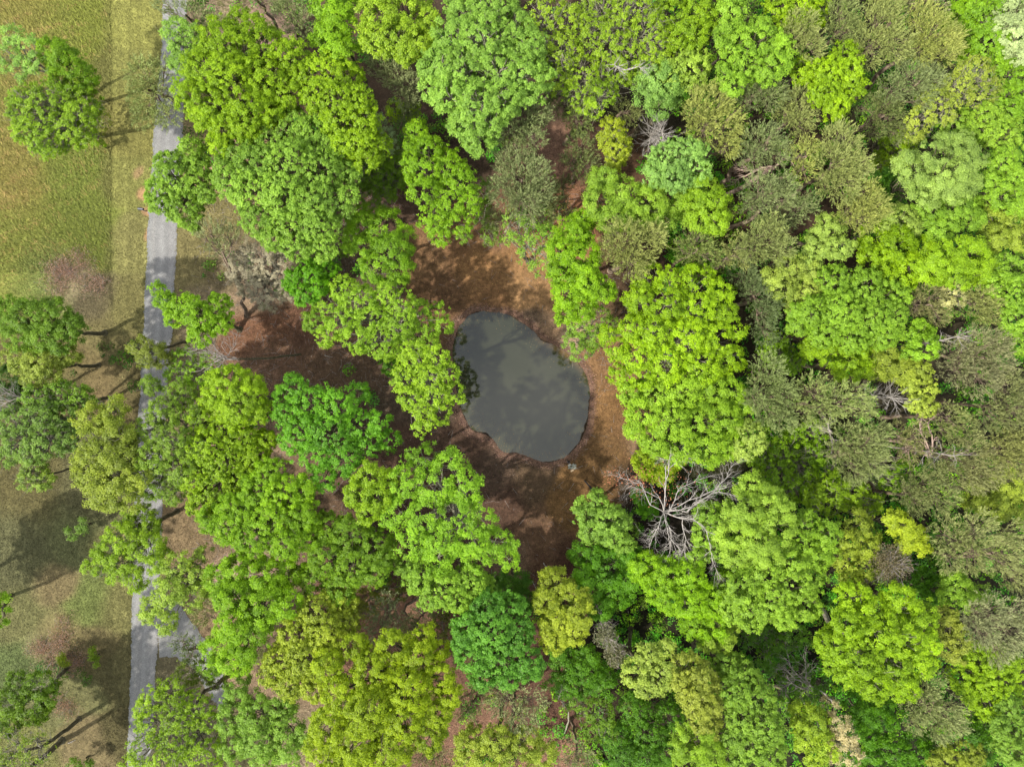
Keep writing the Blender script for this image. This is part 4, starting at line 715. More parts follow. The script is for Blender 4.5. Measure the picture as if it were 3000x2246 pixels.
('P',(150,148,108),17,"2890,1790,55 2950,1850,60 2870,1850,42 2980,1790,42 2920,1910,34 2850,1800,35","greyish fine-twigged pine at the lower right edge",dict(dens=.8,twig=1.5)),
('B',(160,205,75),13,"2795,1715,36 2840,1755,34 2780,1750,22 2870,1740,25","light green tree between wide olive pine and the greyish one",dict(dens=.9)),
('B',(200,190,95),13,"2770,1800,26 2785,1845,36 2770,1895,32 2810,1880,28 2800,1920,22","tan-yellow narrow tree right of the very large lime-yellow one",dict(dens=.8)),
('B',(150,205,30),13,"2860,1925,38 2930,1935,40 2830,1985,42 2905,1995,48 2890,2060,40 2960,2040,42 2980,1960,30 2850,2040,28 2820,1930,22","yellow-green tree below the greyish pine, lower right edge",dict()),
('B',(125,190,85),14,"2955,2075,34 2975,2135,42 2970,2200,42 2995,2240,25 2930,2120,22 2940,2160,28","mint-green tree in the lower right corner",dict()),
('P',(145,148,95),16,"2700,2060,54 2770,2080,46 2720,2005,40 2680,2110,35 2800,2120,30 2750,2130,35","soft olive pine below the very large lime-yellow tree",dict(dens=.9)),
('B',(90,165,25),9,"2525,2080,48 2570,2115,44 2500,2130,32 2590,2070,30 2550,2150,30","deep green low tree under the very large lime-yellow tree's lower edge",dict(dens=.8)),
('B',(175,205,60),13,"2355,2090,34 2395,2120,36 2365,2165,38 2415,2185,34 2340,2130,22 2390,2215,26","yellow-lime tree beside the cream one at the bottom",dict(dens=.85)),
('L',(228,215,160),13,"2425,2065,24 2450,2110,26 2480,2150,28 2490,2200,32 2455,2180,24 2440,2215,20","cream and pinkish budding tree near the bottom right",dict(dens=1.1,bark=M_BARKL)),
('B',(130,190,75),15,"2130,1950,40 2180,1990,45 2155,2030,40 2220,2050,48 2180,2100,48 2240,2130,48 2200,2180,45 2260,2200,40 2150,2160,35 2170,2235,35","bluish mid green oblong tree right of the tan-yellow one",dict()),
('B',(198,190,90),15,"2010,1955,40 2055,1990,42 2000,2010,34 2040,2050,45 2085,2050,34 2060,2100,40 2085,2125,28 1990,1970,22","tan-yellow tree left of the bluish oblong one at the bottom",dict()),
('B',(190,212,115),14,"1900,1925,36 1865,1970,38 1930,1985,42 1890,2010,30 1950,1900,25 1955,1960,24","pale yellow-mint tree left of the tan-yellow one",dict()),
('B',(80,155,25),10,"1650,1940,42 1715,1965,45 1635,2000,34 1770,2000,38 1690,2000,38 1640,1910,25 1730,1920,28","dark green low tree under the olive-yellow tree",dict(dens=.8)),
('L',(110,160,45),9,"1700,2050,36 1755,2085,38 1740,2130,34 1780,2140,30","dim green sapling right of the twin bare stems",dict(dens=1.0)),
('B',(155,195,60),14,"2035,2165,48 2080,2210,42 2020,2225,42 2060,2140,30 2000,2190,30","yellow-green tree at the bottom edge under the tan-yellow one",dict()),
('B',(90,150,30),9,"1800,2150,42 1860,2080,42 1900,2150,46 1960,2100,40 1830,2210,42 1940,2200,42 1890,2220,35","shadowy dark green tree at the bottom edge",dict(dens=.75)),
('B',(178,195,80),14,"1385,2180,46 1460,2170,44 1540,2180,44 1590,2210,36 1430,2225,40 1510,2230,38 1360,2225,25","olive-lime tree along the bottom edge right of the golden tree",dict(dens=.85)),
('P',(132,136,80),12,"1385,2055,40 1365,2090,28 1410,2020,26","olive scrub pine left of the spiky grey one at the bottom",dict(dens=.6)),
('P',(150,152,105),13,"1490,2050,55 1530,2110,45 1560,2050,42 1450,2020,35 1500,2150,34","spiky grey-olive pine below the round blue-green dome",dict(dens=.55,twig=1.8)),
('P',(135,128,85),11,"1265,2195,40 1300,2220,34 1240,2230,30","dull brown pine at the bottom edge beside the golden tree",dict(dens=.5)),
('P',(140,138,95),10,"1690,2200,40 1660,2230,30 1725,2235,28","thin grey pine at the bottom edge under the twin bare stems",dict(dens=.5)),
('B',(190,210,115),15,"2315,790,40 2290,835,38 2355,845,40 2320,880,28 2260,810,25 2380,800,30","pale twiggy sage tree left of the broad green dome on the right",dict(cs=.4,dens=.85)),
('B',(140,205,70),17,"2440,825,46 2530,840,48 2600,860,42 2380,910,42 2460,910,58 2550,930,55 2620,930,36 2420,970,45 2500,990,42 2590,980,38 2340,950,30 2640,870,24 2330,910,22","broad green dome at the right, centre of that side",dict()),
('B',(165,210,30),14,"2380,1005,34 2430,1035,40 2490,1055,42 2480,1095,30 2540,1080,26 2540,1040,28","yellow-green tree right below the broad green dome",dict()),
('B',(155,205,60),15,"2685,980,38 2705,1020,34 2670,1030,26 2730,1000,22","small bright tree right of the broad green dome",dict()),
('B',(192,195,85),14,"2600,1055,40 2645,1080,36 2575,1085,24","olive-tan tree left of the tall pale strip",dict()),
('B',(200,215,105),14,"2690,1090,32 2705,1140,34 2715,1190,28 2680,1180,22 2665,1130,22","tall pale yellow-sage strip of a tree right of a grey dead crown",dict(dens=.9)),
('P',(138,132,85),15,"2720,870,48 2680,890,34 2740,920,35","brown-olive pine left of the creamy sprig tree",dict(dens=.9)),
('L',(222,222,150),15,"2790,855,24 2810,875,22 2775,880,16","creamy sprig-like tree among the brown-olive pines",dict(dens=1.1)),
('P',(148,148,86),16,"2850,890,48 2895,910,42 2880,870,32","olive pine right of the creamy sprig tree",dict()),
('P',(140,134,98),17,"2860,1020,62 2910,1060,52 2870,1110,52 2800,1080,45 2800,1030,42 2920,1000,34","big brown-grey pine below the pink-grey twigs at the right",dict(twig=1.5,dens=.9)),
('P',(132,132,84),16,"2945,1130,50 2960,1200,50 2900,1220,42 2990,1250,34","olive pine at the right edge under the big brown-grey one",dict()),
('P',(138,134,88),16,"2840,1320,54 2800,1380,50 2890,1380,45 2850,1400,40 2760,1340,35","olive-brown pine around the thin grey snag at the right",dict(dens=.9)),
('P',(145,142,84),16,"2950,1300,50 2970,1360,44 2920,1320,38 2985,1290,34","pine at the right edge above the tan-lime tree",dict()),
('P',(128,130,80),15,"2700,1420,50 2750,1460,48 2680,1470,38 2730,1390,35 2650,1440,34","dull pine left of the tan-lime tree",dict(dens=.8)),
('P',(132,140,86),17,"2250,1080,46 2230,1140,50 2250,1200,48 2290,1150,40 2290,1230,36 2210,1170,30","tall olive pine right of the fine-leafed lime tree",dict()),
('P',(148,154,92),17,"2380,1150,52 2450,1170,52 2400,1210,42 2340,1210,38 2510,1160,38 2530,1200,30","yellow-grey pine under the broad green dome",dict(dens=.85)),
('P',(140,144,90),16,"2480,1290,50 2540,1300,54 2550,1350,45 2500,1370,42 2570,1270,34 2450,1320,34","round pine at the end of the horizontal bare trunk",dict()),
('P',(112,122,78),15,"2170,800,42 2210,860,45 2235,920,42 2240,975,36 2190,830,34 2260,900,28","dark pine squeezed between vivid and pale crowns, right of the pond",dict(dens=.9)),
('P',(145,145,84),16,"2150,730,36 2120,760,28 2180,760,28","olive pine above the dark squeezed one",dict(dens=.8)),
('P',(138,135,82),14,"2620,1270,40 2660,1320,40 2680,1270,34","dim pine behind the two leaning bare trunks",dict(dens=.55)),
('P',(138,140,84),15,"2780,1220,42 2820,1250,38 2760,1260,30","faint olive pine above the thin grey snag",dict(dens=.7)),
('B',(178,195,85),13,"2880,1430,38 2940,1420,42 2985,1440,38 2920,1475,38 2860,1470,28 2970,1490,30","tan-lime tree at the right edge",dict(dens=.85)),
('L',(110,180,25),10,"2290,1320,46 2350,1370,42 2270,1390,42 2230,1340,34 2330,1430,40 2390,1330,34","low vivid-dark green tree in the hollow right of the dead tree",dict(dens=1.3)),
('L',(150,195,35),11,"2440,1430,42 2390,1460,38 2500,1440,36 2440,1480,34 2540,1470,34","low yellow-green tree below the hollow",dict(dens=1.2)),
('L',(110,180,25),10,"2380,1270,36 2330,1280,32 2610,1410,38 2400,1400,34 2640,1380,30","scattered dark green sapling between pines in the hollow",dict(dens=1.1)),
('L',(110,180,25),10,"2270,1040,34 2320,1060,34 2280,1000,28 2250,1020,26","dark green sapling below the broad green dome's left side",dict(dens=1.2)),
('L',(70,140,20),7,"2230,1850,40 2280,1880,36 2320,1860,36 2250,1930,34 2190,1860,34","sunken dark green sapling in the dark hole of the lower right",dict(dens=1.0)),
('L',(70,140,20),7,"2330,1960,36 2310,2000,34 2360,2020,34 2290,2070,34 2400,1990,26","second sunken sapling, below the one in the dark hole",dict(dens=.9)),
('B',(90,160,20),9,"2620,2200,42 2560,2230,40 2680,2190,38 2740,2180,36 2500,2230,34 2660,2240,34","low green tree at the bottom edge right of the cream tree",dict(dens=.75)),
('B',(180,185,75),11,"2790,2220,36 2840,2200,34 2750,2235,30 2860,2235,30","tan-yellow bushy tree at the bottom edge, right side",dict(dens=.8)),
('B',(80,150,30),10,"2890,2130,36 2900,2190,36 2870,2230,30 2860,2150,26","dark green tree left of the mint corner tree",dict(dens=.8)),
('B',(100,170,30),9,"2740,1720,28 2700,1700,28 2740,1670,26 2720,1750,22","small shaded green tree right of the feathery dead pine",dict(dens=.9)),
('B',(120,190,15),10,"2240,720,0.1 2010,860,1","",None),
('B',(140,190,20),12,"2940,1760,0.1 2850,1690,1","",None),
]
for T_ in TREES:
    if T_[5] is None: continue
    tree(T_[0], T_[1], T_[2], T_[3], T_[4], **T_[5])

# leafless crowns, snags and leaning dead trunks
dead_tree(14, [[(1880,1415,14),(1800,1392,13.5)],[(1895,1440,14),(1862,1432,13)],[(1950,1380,15),(1990,1330,14.5),(2030,1352,14)],[(1960,1350,15),(1940,1345,14)],
 [(2010,1500,14.5),(2060,1460,15),(2090,1440,15)],[(2080,1440,15),(2130,1398,15),(2148,1360,14.5)],[(2090,1442,15),(2150,1450,14.5)],[(2030,1520,14),(2070,1555,14),(2085,1620,13.5),(2100,1670,13),(2120,1700,12)],
 [(2000,1520,14),(2010,1580,13),(2012,1640,12.5),(2015,1700,12)],[(1955,1545,13.5),(1975,1590,13),(1995,1620,12.5)],[(1930,1540,14),(1918,1560,13),(1902,1595,12)],[(1965,1550,13.5),(1962,1620,12),(1945,1650,11)],[(1960,1500,14.5),(1990,1430,15),(2080,1395,15)]],
 'large pale forked dead tree right below the clearing with rust leaves on its left arm', (1960,1500), (1945,1498,12.5), r0=.085, L=1.0, depth=3, kids=(2,3),
 leafspots=[(1800,1398,26,13.4,110),(1870,1408,34,13.8,230),(1960,1420,60,14.3,160)])
dead_tree(11, [[(640,1040,11),(560,1020,11)],[(650,1050,11),(600,1075,10.5),(545,1090,10.5)],[(640,1030,11.5),(620,985,11)],[(660,1050,11),(640,1085,10)],[(670,1040,11.5),(690,1000,11)],[(620,1035,11),(590,1000,11)]],
 'white leafless branches over the road on a curved dark trunk', (880,1038), (690,1052,10.5), r0=.11, L=1.2, mat=M_DEADG, tmat=M_BARK)
dead_tree(11, [[(40,1170,11),(-10,1180,11)],[(60,1190,10.5),(5,1215,10.5)],[(50,1160,11),(20,1150,11)],[(110,1120,10),(95,1100,10)]],
 'grey dead branches reaching out to the left edge', (300,1180), (120,1178,9.5), r0=.15, L=1.1, mat=M_DEADG)
dead_tree(10, [[(2185,515,12),(2150,540,11)],[(2210,500,13),(2170,500,12)],[(2290,470,15),(2320,455,16)],[(2250,500,14),(2210,530,13)]],
 'red-brown dead pine trunk leaning among the olive pines', (2075,605), (2270,490,15), r0=.26, L=1.0, mat=M_DEADR, depth=1)
dead_tree(10, [[(2720,1250,13),(2730,1225,13)],[(2690,1290,12),(2665,1370,11)],[(2680,1280,12),(2640,1310,12)],[(2700,1270,13),(2690,1230,13)]],
 'two-armed bare trunk leaning right behind dull pines', (2560,1280), (2725,1338,13), r0=.20, L=1.0, mat=M_DEADR, depth=1)
dead_tree(10, [[(2430,1262,12),(2440,1300,12)],[(2420,1255,12),(2425,1235,12)]],
 'bare horizontal-looking trunk left of the round pine', (2290,1255), (2436,1268,12), r0=.20, L=.9, mat=M_DEADG, depth=1)
dead_tree(8, [[(2330,1990,8),(2290,1960,8)],[(2320,2000,8),(2300,2010,8)],[(2350,1990,8),(2310,1935,8)],[(2370,2000,8),(2360,1940,8)]],
 'grey leafless treetop lying in the dark hole of the lower right', (2440,2060), (2380,2010,7), r0=.12, L=1.2, mat=M_DEADG)
twiggy(1945,385,62,16,'grey leafless crown of fine radiating twigs at the top centre right', base=(1885,455), n=60, mat=M_DEAD)
twiggy(2620,1165,58,14,'whitish leafless crown left of the tall pale strip', n=40, mat=M_DEAD)
twiggy(2810,985,42,18,'pink-grey twigs of a dead top above the big brown-grey pine', n=26, mat=M_DEADG)
twiggy(2800,1335,46,18,'thin grey snag poking out of the olive-brown pine', n=22, mat=M_DEADG)
twiggy(2620,1655,66,15,'brown feathery dead pine beside the very large lime-yellow tree', n=60, mat=M_DEADG, leafy=2600, col=(150,140,105))
twiggy(1775,1865,40,13,'grey half-dead crown right of the olive-yellow tree', n=30, mat=M_DEADG, leafy=900, col=(150,150,115))
twiggy(1805,1920,38,12,'feathery grey crown under the half-dead one', n=26, mat=M_DEADG, leafy=1500, col=(150,150,110))
twiggy(2900,2050,30,9,'small bare snag at the lower right edge', n=12, mat=M_DEADG)
dead_tree(9, [[(1640,2030,9),(1645,2010,9)],[(1650,2060,8),(1655,2040,8)]], 'left one of twin bare stems near the bottom', (1652,2150), (1643,2050,8), r0=.08, L=.7, mat=M_BARKL, depth=1)
dead_tree(9, [[(1690,2050,9),(1688,2020,9)],[(1700,2080,8),(1710,2060,8)]], 'right one of twin bare stems near the bottom', (1705,2140), (1692,2070,8), r0=.08, L=.7, mat=M_BARK, depth=1)
dead_tree(9, [[(2400,1490,9),(2385,1475,9)],[(2350,1580,9),(2290,1590,9)]], 'two pale dead sticks beside the mid green tree', (2330,1500), (2345,1560,8.5), r0=.07, L=.8, mat=M_DEAD, depth=1)
dead_tree(16, [[(1870,195,18.5),(1880,200,18.5)],[(1800,190,18),(1820,205,18)]], 'bare grey limb above the bluish-mint tree', (1810,300), (1810,195,17.5), r0=.09, L=.8, mat=M_DEAD, depth=1)
# ------------------------------------------------------------------ small things
def rot2(P, a): c, s = math.cos(a), math.sin(a); P = np.array(P, float); return np.column_stack([P[:, 0]*c-P[:, 1]*s, P[:, 0]*s+P[:, 1]*c, P[:, 2]])
def block(name, px, py, z, a, dims, mat, label, cat, group=None):
    import bmesh
    bm = bmesh.new(); bmesh.ops.create_cube(bm, size=1.0)
    for v in bm.verts: v.co = Vector((v.co.x*dims[0], v.co.y*dims[1], v.co.z*dims[2]+dims[2]/2))
    bmesh.ops.bevel(bm, geom=bm.edges[:], offset=.012, segments=2, affect='EDGES')
    me = bpy.data.meshes.new(name); bm.to_mesh(me); bm.free(); me.materials.append(mat)
    o = bpy.data.objects.new(name, me); COL.objects.link(o); x, y = W(px, py); o.location = (x, y, z); o.rotation_euler = (0, 0, a)
    return tag(o, label, cat, group)
M_PAVE = plain('weathered_concrete', (.19, .20, .165), .9, 9, .3)
M_PAVEG = plain('grey_concrete', (.27, .28, .25), .9, 9, .25)
M_PAVET = plain('tan_sandstone', (.30, .22, .14), .9, 9, .25)
zb = hz(*W(1675, 1367))+.01
aa = math.radians(32); G_ = 'paving blocks laid together on the bank below the pond'
for px, py, m_, lab, dz in [(1668.5,1362,M_PAVEG,'palest grey paving block, nearest the dark bucket on the pond bank',.10),(1678.5,1361.5,M_PAVE,'mottled paving block at the upper middle of the bank stack',.04),(1684,1363.5,M_PAVE,'paving block at the upper right of the bank stack',.02),
   (1669,1369.5,M_PAVE,'darker paving block under the palest one',.0),(1675.5,1370.5,M_PAVE,'paving block in the very middle of the bank stack',.05),(1684.5,1370.5,M_PAVE,'paving block at the lower right of the bank stack',.0),(1676.5,1378,M_PAVET,'tan block, lowest of the bank stack',.0)]:
    block('paving_block', px, py, zb+dz, aa+rng.normal()*.04, (.40, .22, .11), m_, lab, 'paving block', G_)
# bucket
x, y = W(1666, 1352.5); rt = empty('bucket', (x, y, hz(x, y))); tag(rt, 'small black bucket beside the paving blocks on the pond bank', 'bucket')
th = np.linspace(0, 2*np.pi, 25)[:-1]
def lathe(prof, n=24):
    th = np.arange(n)/n*2*np.pi; V = np.array([[r*math.cos(t_), r*math.sin(t_), z] for r, z in prof for t_ in th])
    i = np.arange(n); j = (i+1) % n; F = np.concatenate([np.stack([k*n+i, k*n+j, (k+1)*n+j, (k+1)*n+i], 1) for k in range(len(prof)-1)]); return V, F
M_BP = plain('black_plastic', (.010, .010, .013), .45, 30, .2); M_METAL = plain('grey_metal', (.30, .31, .34), .4, 20, .15, metal=.7)
V, F = lathe([(.001, 0), (.13, 0), (.17, .30), (.185, .30), (.185, .33), (.16, .33), (.125, .03), (.001, .03)]); mesh_obj('body', V, F, M_BP, rt, smooth=True)
P = np.array([[.18*math.cos(q), .03-.16*math.sin(q)*.9, .33+.03*math.sin(q)] for q in np.linspace(0, math.pi, 12)]); V, F = tubes(P[:-1], P[1:], np.full(11, .006), np.full(11, .006), 6); mesh_obj('handle', V, F, M_METAL, rt, smooth=True)
# mailbox by the road
x, y = W(413, 612.5, 1.1); z0 = hz(x, y); rt = empty('mailbox', (x, y, z0)); rt.rotation_euler = (0, 0, math.radians(-4)); tag(rt, 'dark grey mailbox on a wooden post at the left edge of the road', 'mailbox')
def arch(L_, w_, h_, n=12):
    pr = [(-w_/2, 0), (w_/2, 0)]+[(w_/2*math.cos(q), h_-w_/2+w_/2*math.sin(q)) for q in np.linspace(0, math.pi, n)]
    k = len(pr); V = np.array([[s*L_/2, a, b] for s in (-1, 1) for a, b in pr]); return V, k
V, k = arch(.62, .26, .34); i = np.arange(k); j = (i+1) % k; F = np.stack([i, j, j+k, i+k], 1)
c1 = np.array([[-.31, 0, .15], [.31, 0, .15]]); V2 = np.concatenate([V, c1]); cap = np.concatenate([np.stack([j, i, i*0+2*k, i*0+2*k], 1)])
me = bpy.data.meshes.new('box'); faces = [tuple(f) for f in F]+[tuple(int(q) for q in range(k))[::-1], tuple(int(q)+k for q in range(k))]
me.from_pydata([tuple(v) for v in V+[0, 0, 1.0]], [], faces); M_MB = plain('dark_painted_metal', (.05, .055, .075), .35, 25, .25); me.materials.append(M_MB)
bo = bpy.data.objects.new('box', me); COL.objects.link(bo); bo.parent = rt
V, k = arch(.03, .275, .35); me = bpy.data.meshes.new('door'); me.from_pydata([tuple(v) for v in V+[.33, 0, .995]], [], [tuple(f) for f in F]+[tuple(range(k))[::-1], tuple(q+k for q in range(k))]); me.materials.append(M_BP)
bo = bpy.data.objects.new('door', me); COL.objects.link(bo); bo.parent = rt
V, F2 = tubes([[0, 0, -.2]], [[0, 0, 1.0]], [.06], [.06], 8); mesh_obj('post', V, F2, M_BARKL, rt, smooth=True)
V, F2 = tubes([[.1, .15, 1.2], [.1, .15, 1.36]], [[.1, .15, 1.36], [.0, .15, 1.38]], [.012, .03], [.012, .03], 6); mesh_obj('flag', V, F2, M_PBARK, rt)
# black burnt log and its shadow side stub
a = np.array([*W(1712, 1406, .1), .08]); b = np.array([*W(1752, 1456, 1.0), .9]); loc = a.copy(); loc[2] = 0
sg = Seg(); sg.add(curve_pts(a, b, 6, .02), .08, .14); rt = sg.build('charred_log', M_BLACK, None, loc, 9); rt.location = loc.tolist(); tag(rt, 'black charred log leaning out of the minty tree toward the clearing', 'log', 'black logs on the clearing edge')
a = np.array([*W(1728, 1430, .3), .08]); b = np.array([*W(1748, 1452, .5), .25]); sg = Seg(); sg.add(curve_pts(a, b, 4, .03), .07, .1); rt = sg.build('charred_log', M_BLACK, None, loc, 8); rt.location = loc.tolist(); tag(rt, 'shorter black log lying beside the charred one', 'log', 'black logs on the clearing edge')
# sticks on the ground
for (x0, y0, x1, y1, r, lab) in [(120,1915,140,1870,.04,'thin pale stick in the grass left of the brown brush'),(200,2175,222,2165,.05,'pale stick on the brown ground near the bottom left'),(1592,1648,1602,1660,.07,'short grey stick where the brown path narrows'),
   (2300,1392,2338,1402,.13,'short pale log in the hollow right of the dead tree'),(1560,1700,1575,1728,.03,'thin twig lying on the reddish litter'),(700,1655,760,1690,.05,'long bare stick lying on bare ground right of the pale lime tree'),(950,1040,975,1046,.04,'pale twig on the litter left of the speckled lime tree'),(135,1960,155,1930,.05,'pale stick at the foot of the leaning trunk')]:
    a = np.array([*W(x0, y0), 0]); b = np.array([*W(x1, y1), 0]); a[2] = hz(a[0], a[1])+r; b[2] = hz(b[0], b[1])+r*1.3
    sg = Seg(); P = curve_pts(a, b, 5, .05); P[:, 2] = np.maximum(P[:, 2], a[2]); sg.add(P, r, r*.5); d_ = nrm(b-a); sg.add(curve_pts(P[2], P[2]+nrm(d_+[.3*d_[1]+.4, -.5*d_[0], .15])*np.linalg.norm(b-a)*.35, 2, .05), r*.5, r*.2)
    o = sg.build('fallen_stick', M_DEAD, None, a, 6); o.location = a.tolist(); tag(o, lab, 'stick', 'fallen sticks and logs')
# pale scrub heaps in the grass
def scrub(spots, col, label, mat):
    c0 = W(spots[0][0], spots[0][1]); loc = np.array([c0[0], c0[1], hz(*c0)]); root = empty('dry_brush', loc.tolist()); tag(root, label, 'brush', 'dry brush patches in the grass')
    sg = Seg(); cs_ = []
    for x, y, r in spots:
        n = int((r*S)**2*26)
        q = rng.normal(size=(n, 2))*r*S*.5; X0, Y0 = W(x, y); p = np.column_stack([X0+q[:, 0], Y0+q[:, 1], np.zeros(n)]); p[:, 2] = hfun(p[:, 0], p[:, 1])
        for i in range(n):
            e = p[i]+[rng.normal()*.45, rng.normal()*.45, rng.uniform(.2, .9)]; sg.add(curve_pts(p[i], e, 3, .12, .1), .014, .006)
        cs_.append(np.repeat(p, 12, 0)+rng.normal(size=(n*12, 3))*[.3, .3, .15]+[0, 0, .4])
    sg.build('stems', mat, root, loc, 3); c = np.concatenate(cs_); V, F = quads(c, nrm(rng.normal(size=c.shape)+[0, 0, 1]), .07, .035)
    o = mesh_obj('seed_heads', V-loc, F, M_BLOOM, root, attrs={'tint': ('FACE', rng.uniform(.2, .8, len(c)))}); o.color = (*alb(col), 1)
scrub([(180,790,45),(170,840,38),(210,800,40),(240,760,35),(280,830,40)], (205,165,145), 'pinkish dry brush above the dark green tree at the left edge', M_DEADG)
scrub([(190,1845,35),(130,1900,45),(175,1900,45),(220,1940,42),(160,2050,35),(200,2070,35)], (205,165,140), 'orange-pink dry brush around the leaning trunk at the lower left', M_DEADG)

# ------------------------------------------------------------------ uncountable cover
def inroad(px, py):
    l = np.interp(py, [p[0] for p in ROAD_L], [p[1] for p in ROAD_L]); r = np.interp(py, [p[0] for p in ROAD_R], [p[1] for p in ROAD_R])
    dpoly = [(455,1735),(512,1752),(556,1806),(592,1858),(628,1916),(655,1980),(668,2060),(645,2085),(632,2060),(622,2040),(592,1995),(560,1950),(520,1925),(468,1925)]
    return ((px > l+5) & (px < r-5)) | (sdist(px, py, np.array(dpoly, float)) < -2)
def scatter(n, x0, x1, y0, y1):
    px = rng.uniform(x0, x1, n); py = rng.uniform(y0, y1, n); return px, py
# grass
px, py = scatter(420000, -60, 740, -60, 2310); x = (px-1500)*S; y = (1123-py)*S
C_, G_2, T_2 = zone(x, y); k = (rng.random(len(x)) < G_2*np.where(px < 330, 1, .8)) & ~inroad(px, py) & (G_2 > .3)
x, y, C_, T_2, px, py = x[k], y[k], C_[k], T_2[k], px[k], py[k]; n = len(x)
hgt = np.where((px > 325) | (py > 800), .07, .20)*rng.uniform(.5, 1.6, n)
st = fbm((x*.47-y*.88)*1.6, (x*.88+y*.47)*.35, 61, 3)
isstraw = (rng.random(n) < np.clip((st-.46)*5, 0, 1)*T_2*.6)
col = C_*rng.uniform(.55, 1.65, (n, 1)); col = np.where(isstraw[:, None], lin((208, 180, 112))*K*rng.uniform(.7, 1.3, (n, 1)), col)
lean = np.stack([-.30+rng.normal(size=n)*.4, .45+rng.normal(size=n)*.4], 1)*hgt[:, None]*1.5
z = hfun(x, y); b_ = np.stack([x, y, z-.01], 1); tp = np.stack([x+lean[:, 0], y+lean[:, 1], z+hgt], 1); sd_ = nrm(np.stack([-lean[:, 1], lean[:, 0], 0*x], 1)+1e-6)*(.022+.03*rng.random((n, 1)))
V = np.stack([b_-sd_, b_+sd_, tp+sd_*.3, tp-sd_*.3], 1).reshape(-1, 3)
o = mesh_obj('grass', V, np.arange(n*4).reshape(-1, 4), M_STUFF, attrs={'tint': ('FACE', rng.uniform(.35, .65, n)), 'rgb': ('FACE', col)}); tag(o, 'grass of the field and mown verge with straw streaks', 'grass', kind='stuff')
# leaf litter
px, py = scatter(330000, 520, 2100, 540, 2300)
px2, py2 = scatter(60000, -60, 520, 720, 2300); px3, py3 = scatter(90000, 500, 2300, -60, 600)
px = np.concatenate([px, px2, px3]); py = np.concatenate([py, py2, py3]); x = (px-1500)*S; y = (1123-py)*S
C_, G_2, T_2 = zone(x, y); s_ = np.full(len(x), 50.); m_ = (np.abs(x) < 22) & (np.abs(y) < 22); s_[m_] = sdist(x[m_], y[m_], shore_w)
lum = C_.sum(1); bare = np.clip((C_[:, 0]-.10)/.09, 0, 1)*(px > 1180)*(py > 640)*(py < 1560)*.55
k = (rng.random(len(x)) < (1-G_2)*(1-bare)) & ~inroad(px, py) & (s_ > .05)
ringx = sdist(x, y, shore_w) if False else s_
x, y, C_, s_ = x[k], y[k], C_[k], s_[k]; 
th = rng.uniform(0, 2*np.pi, 26000); bi = rng.integers(0, len(shore_w), 26000); rr_ = np.abs(rng.normal(0, .38, 26000)); t_ = rng.random(26000)[:, None]
q = shore_w[bi]*(1-t_)+np.roll(shore_w, -1, 0)[bi]*t_; cen_ = shore_w.mean(0); q = q+nrm(q-cen_)*(rr_[:, None]+.02)
sq = sdist(q[:, 0], q[:, 1], shore_w); q = q[sq > .01]; sq = sq[sq > .01]
cq = np.repeat((lin((150, 118, 100))*K)[None], len(q), 0)
x = np.concatenate([x, q[:, 0]]); y = np.concatenate([y, q[:, 1]]); C_ = np.concatenate([C_*np.array([1.02, 1.03, .95]), cq]); n = len(x)
col = C_*np.exp(rng.normal(0, .42, (n, 1)))*np.stack([np.ones(n), 1+rng.normal(size=n)*.07, 1+rng.normal(size=n)*.10], 1)
c = np.stack([x, y, hfun(x, y)+.025+.02*rng.random(n)], 1)
V, F = quads(c, nrm(np.array([0, 0, 1.])+rng.normal(size=(n, 3))*.4), .055*rng.uniform(.6, 1.5, n), .035*rng.uniform(.6, 1.5, n))
o = mesh_obj('leaf_litter', V, F, M_STUFF, attrs={'tint': ('FACE', rng.uniform(.35, .65, n)), 'rgb': ('FACE', np.clip(col, .003, .6))}); tag(o, 'brown fallen leaves covering the wood floor and pond rim', 'leaf litter', kind='stuff')
# undergrowth of the wood: seedlings and briars
def inclear(px, py):
    return sdist(px, py, np.array([(1180,700),(1240,560),(1500,640),(1640,760),(1680,980),(1760,1060),(1900,1180),(1930,1340),(1850,1420),(1740,1480),(1680,1640),(1700,1760),(1560,1780),(1450,1600),(1300,1400),(1150,1350),(1100,1180),(1240,900)], float)) < 0
px, py = scatter(11000, 1500, 3080, -80, 2330); p2 = scatter(2600, 560, 1500, -60, 560); p3 = scatter(900, 1000, 1500, 1650, 2300); p4 = scatter(700, -40, 420, 1000, 2300); p5 = scatter(500, 600, 1150, 620, 1500)
pxa = np.concatenate([px, p2[0], p3[0], p4[0], p5[0]]); pya = np.concatenate([py, p2[1], p3[1], p4[1], p5[1]])
dn = fbm(pxa/130, pya/130, 77, 3); right = (pxa > 1950) | ((pxa > 1750) & (pya > 1500))
k = ~inclear(pxa, pya) & ~inroad(pxa, pya) & (rng.random(len(pxa)) < np.where(right, np.clip((dn-.28)*3, .12, 1), np.clip((dn-.5)*3, .0, .6)))
pxa, pya = pxa[k], pya[k]; x = (pxa-1500)*S; y = (1123-pya)*S; n0 = len(x)
gc = 1.15*np.array([alb(c_) for c_ in ((110, 175, 25), (80, 160, 20), (140, 190, 30), (95, 160, 50), (120, 150, 50))])[rng.integers(0, 5, n0)]
rr_ = rng.uniform(.3, .9, n0); hh = rng.uniform(.3, 2.6, n0)*np.where(pxa > 1900, 1, .45); nl = (rr_**2*95).astype(int)+8
idx = np.repeat(np.arange(n0), nl); n = len(idx); d = sphere(n, -.2); c = np.stack([x, y, hfun(x, y)+hh], 1)[idx]+d*rr_[idx][:, None]*[1, 1, .6]*rng.uniform(.5, 1.1, (n, 1))
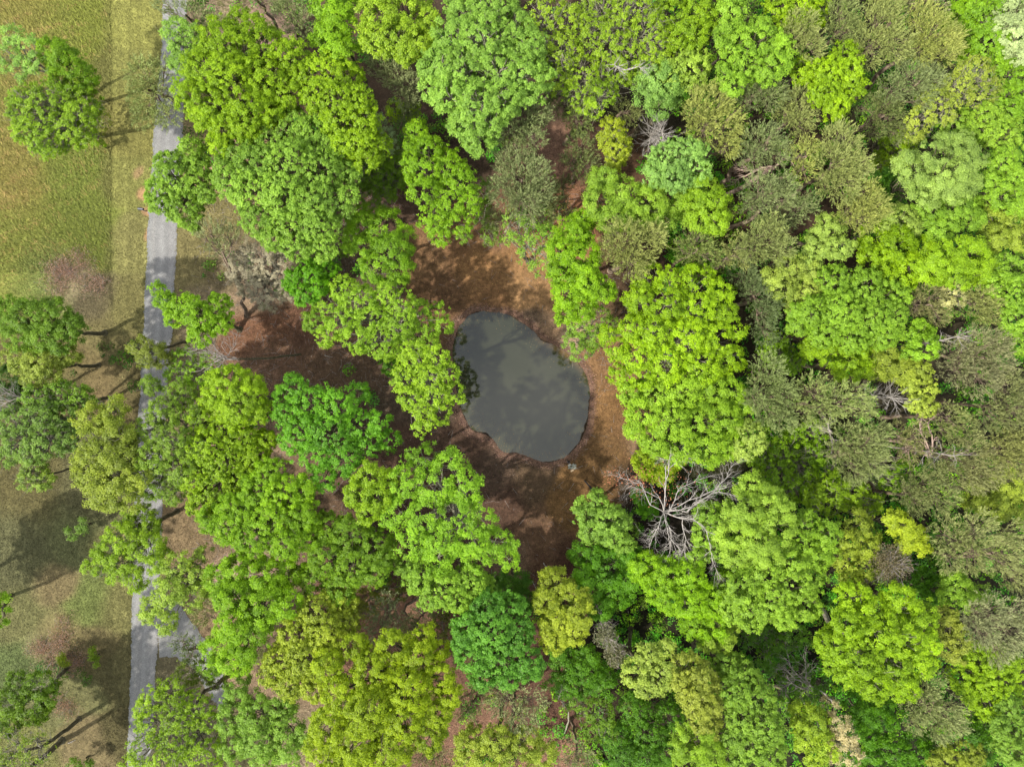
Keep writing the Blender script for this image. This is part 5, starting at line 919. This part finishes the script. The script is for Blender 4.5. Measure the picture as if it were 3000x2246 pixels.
V, F = quads(c, nrm(d*.5+[0, 0, .7]+rng.normal(size=(n, 3))*.4), .12*rng.uniform(.6, 1.4, n), .075*rng.uniform(.6, 1.4, n))
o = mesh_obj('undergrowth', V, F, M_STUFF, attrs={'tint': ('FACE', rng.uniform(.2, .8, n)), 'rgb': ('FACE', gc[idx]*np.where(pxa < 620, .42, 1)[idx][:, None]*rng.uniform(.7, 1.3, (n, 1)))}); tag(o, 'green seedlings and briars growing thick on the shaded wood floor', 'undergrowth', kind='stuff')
th_ = rng.uniform(0, 6.28, 900); bi = rng.integers(0, len(shore_w), 900); q = shore_w[bi]; q = q-nrm(q-cen_)*(np.abs(rng.normal(0, 1.1, (900, 1)))+.02); sq = sdist(q[:, 0], q[:, 1], shore_w); q = q[sq < -.02]
c = np.column_stack([q, np.full(len(q), WATER_Z+.006)]); V, F = quads(c, nrm(np.array([0, 0, 1.])+rng.normal(size=c.shape)*.05), .05*rng.uniform(.5, 1.3, len(q)), .03)
tag(mesh_obj('floating_leaves', V, F, M_STUFF, attrs={'tint': ('FACE', rng.uniform(.3, .7, len(q))), 'rgb': ('FACE', (lin((150, 125, 85))*K)[None]*rng.uniform(.3, 1.6, (len(q), 1)))}), 'specks of fallen leaf floating near the pond edge', 'leaves', kind='stuff')
n = 5200; px, py = scatter(n, 560, 1960, 560, 1800); k = ~inroad(px, py); px, py = px[k], py[k]; x = (px-1500)*S; y = (1123-py)*S; k = sdist(x, y, shore_w) > .15; x, y = x[k], y[k]; n = len(x)
k = rng.random(n) < np.where(inclear((x/S+1500), (1123-y/S)), .22, 1); x, y = x[k], y[k]; n = len(x); a = rng.uniform(0, 6.28, n); L_ = rng.uniform(.25, 1.3, n)**1.3; x2 = x+L_*np.cos(a); y2 = y+L_*np.sin(a)
V, F = tubes(np.stack([x, y, hfun(x, y)+.035], 1), np.stack([x2, y2, hfun(x2, y2)+.06], 1), rng.uniform(.008, .028, n), np.full(n, .006), 4)
tag(mesh_obj('twig_litter', V, F, M_DEADG), 'dead twigs strewn over the wood floor around the pond', 'twigs', kind='stuff')
print('leaves', LEAVES[0], 'undergrowth', n)
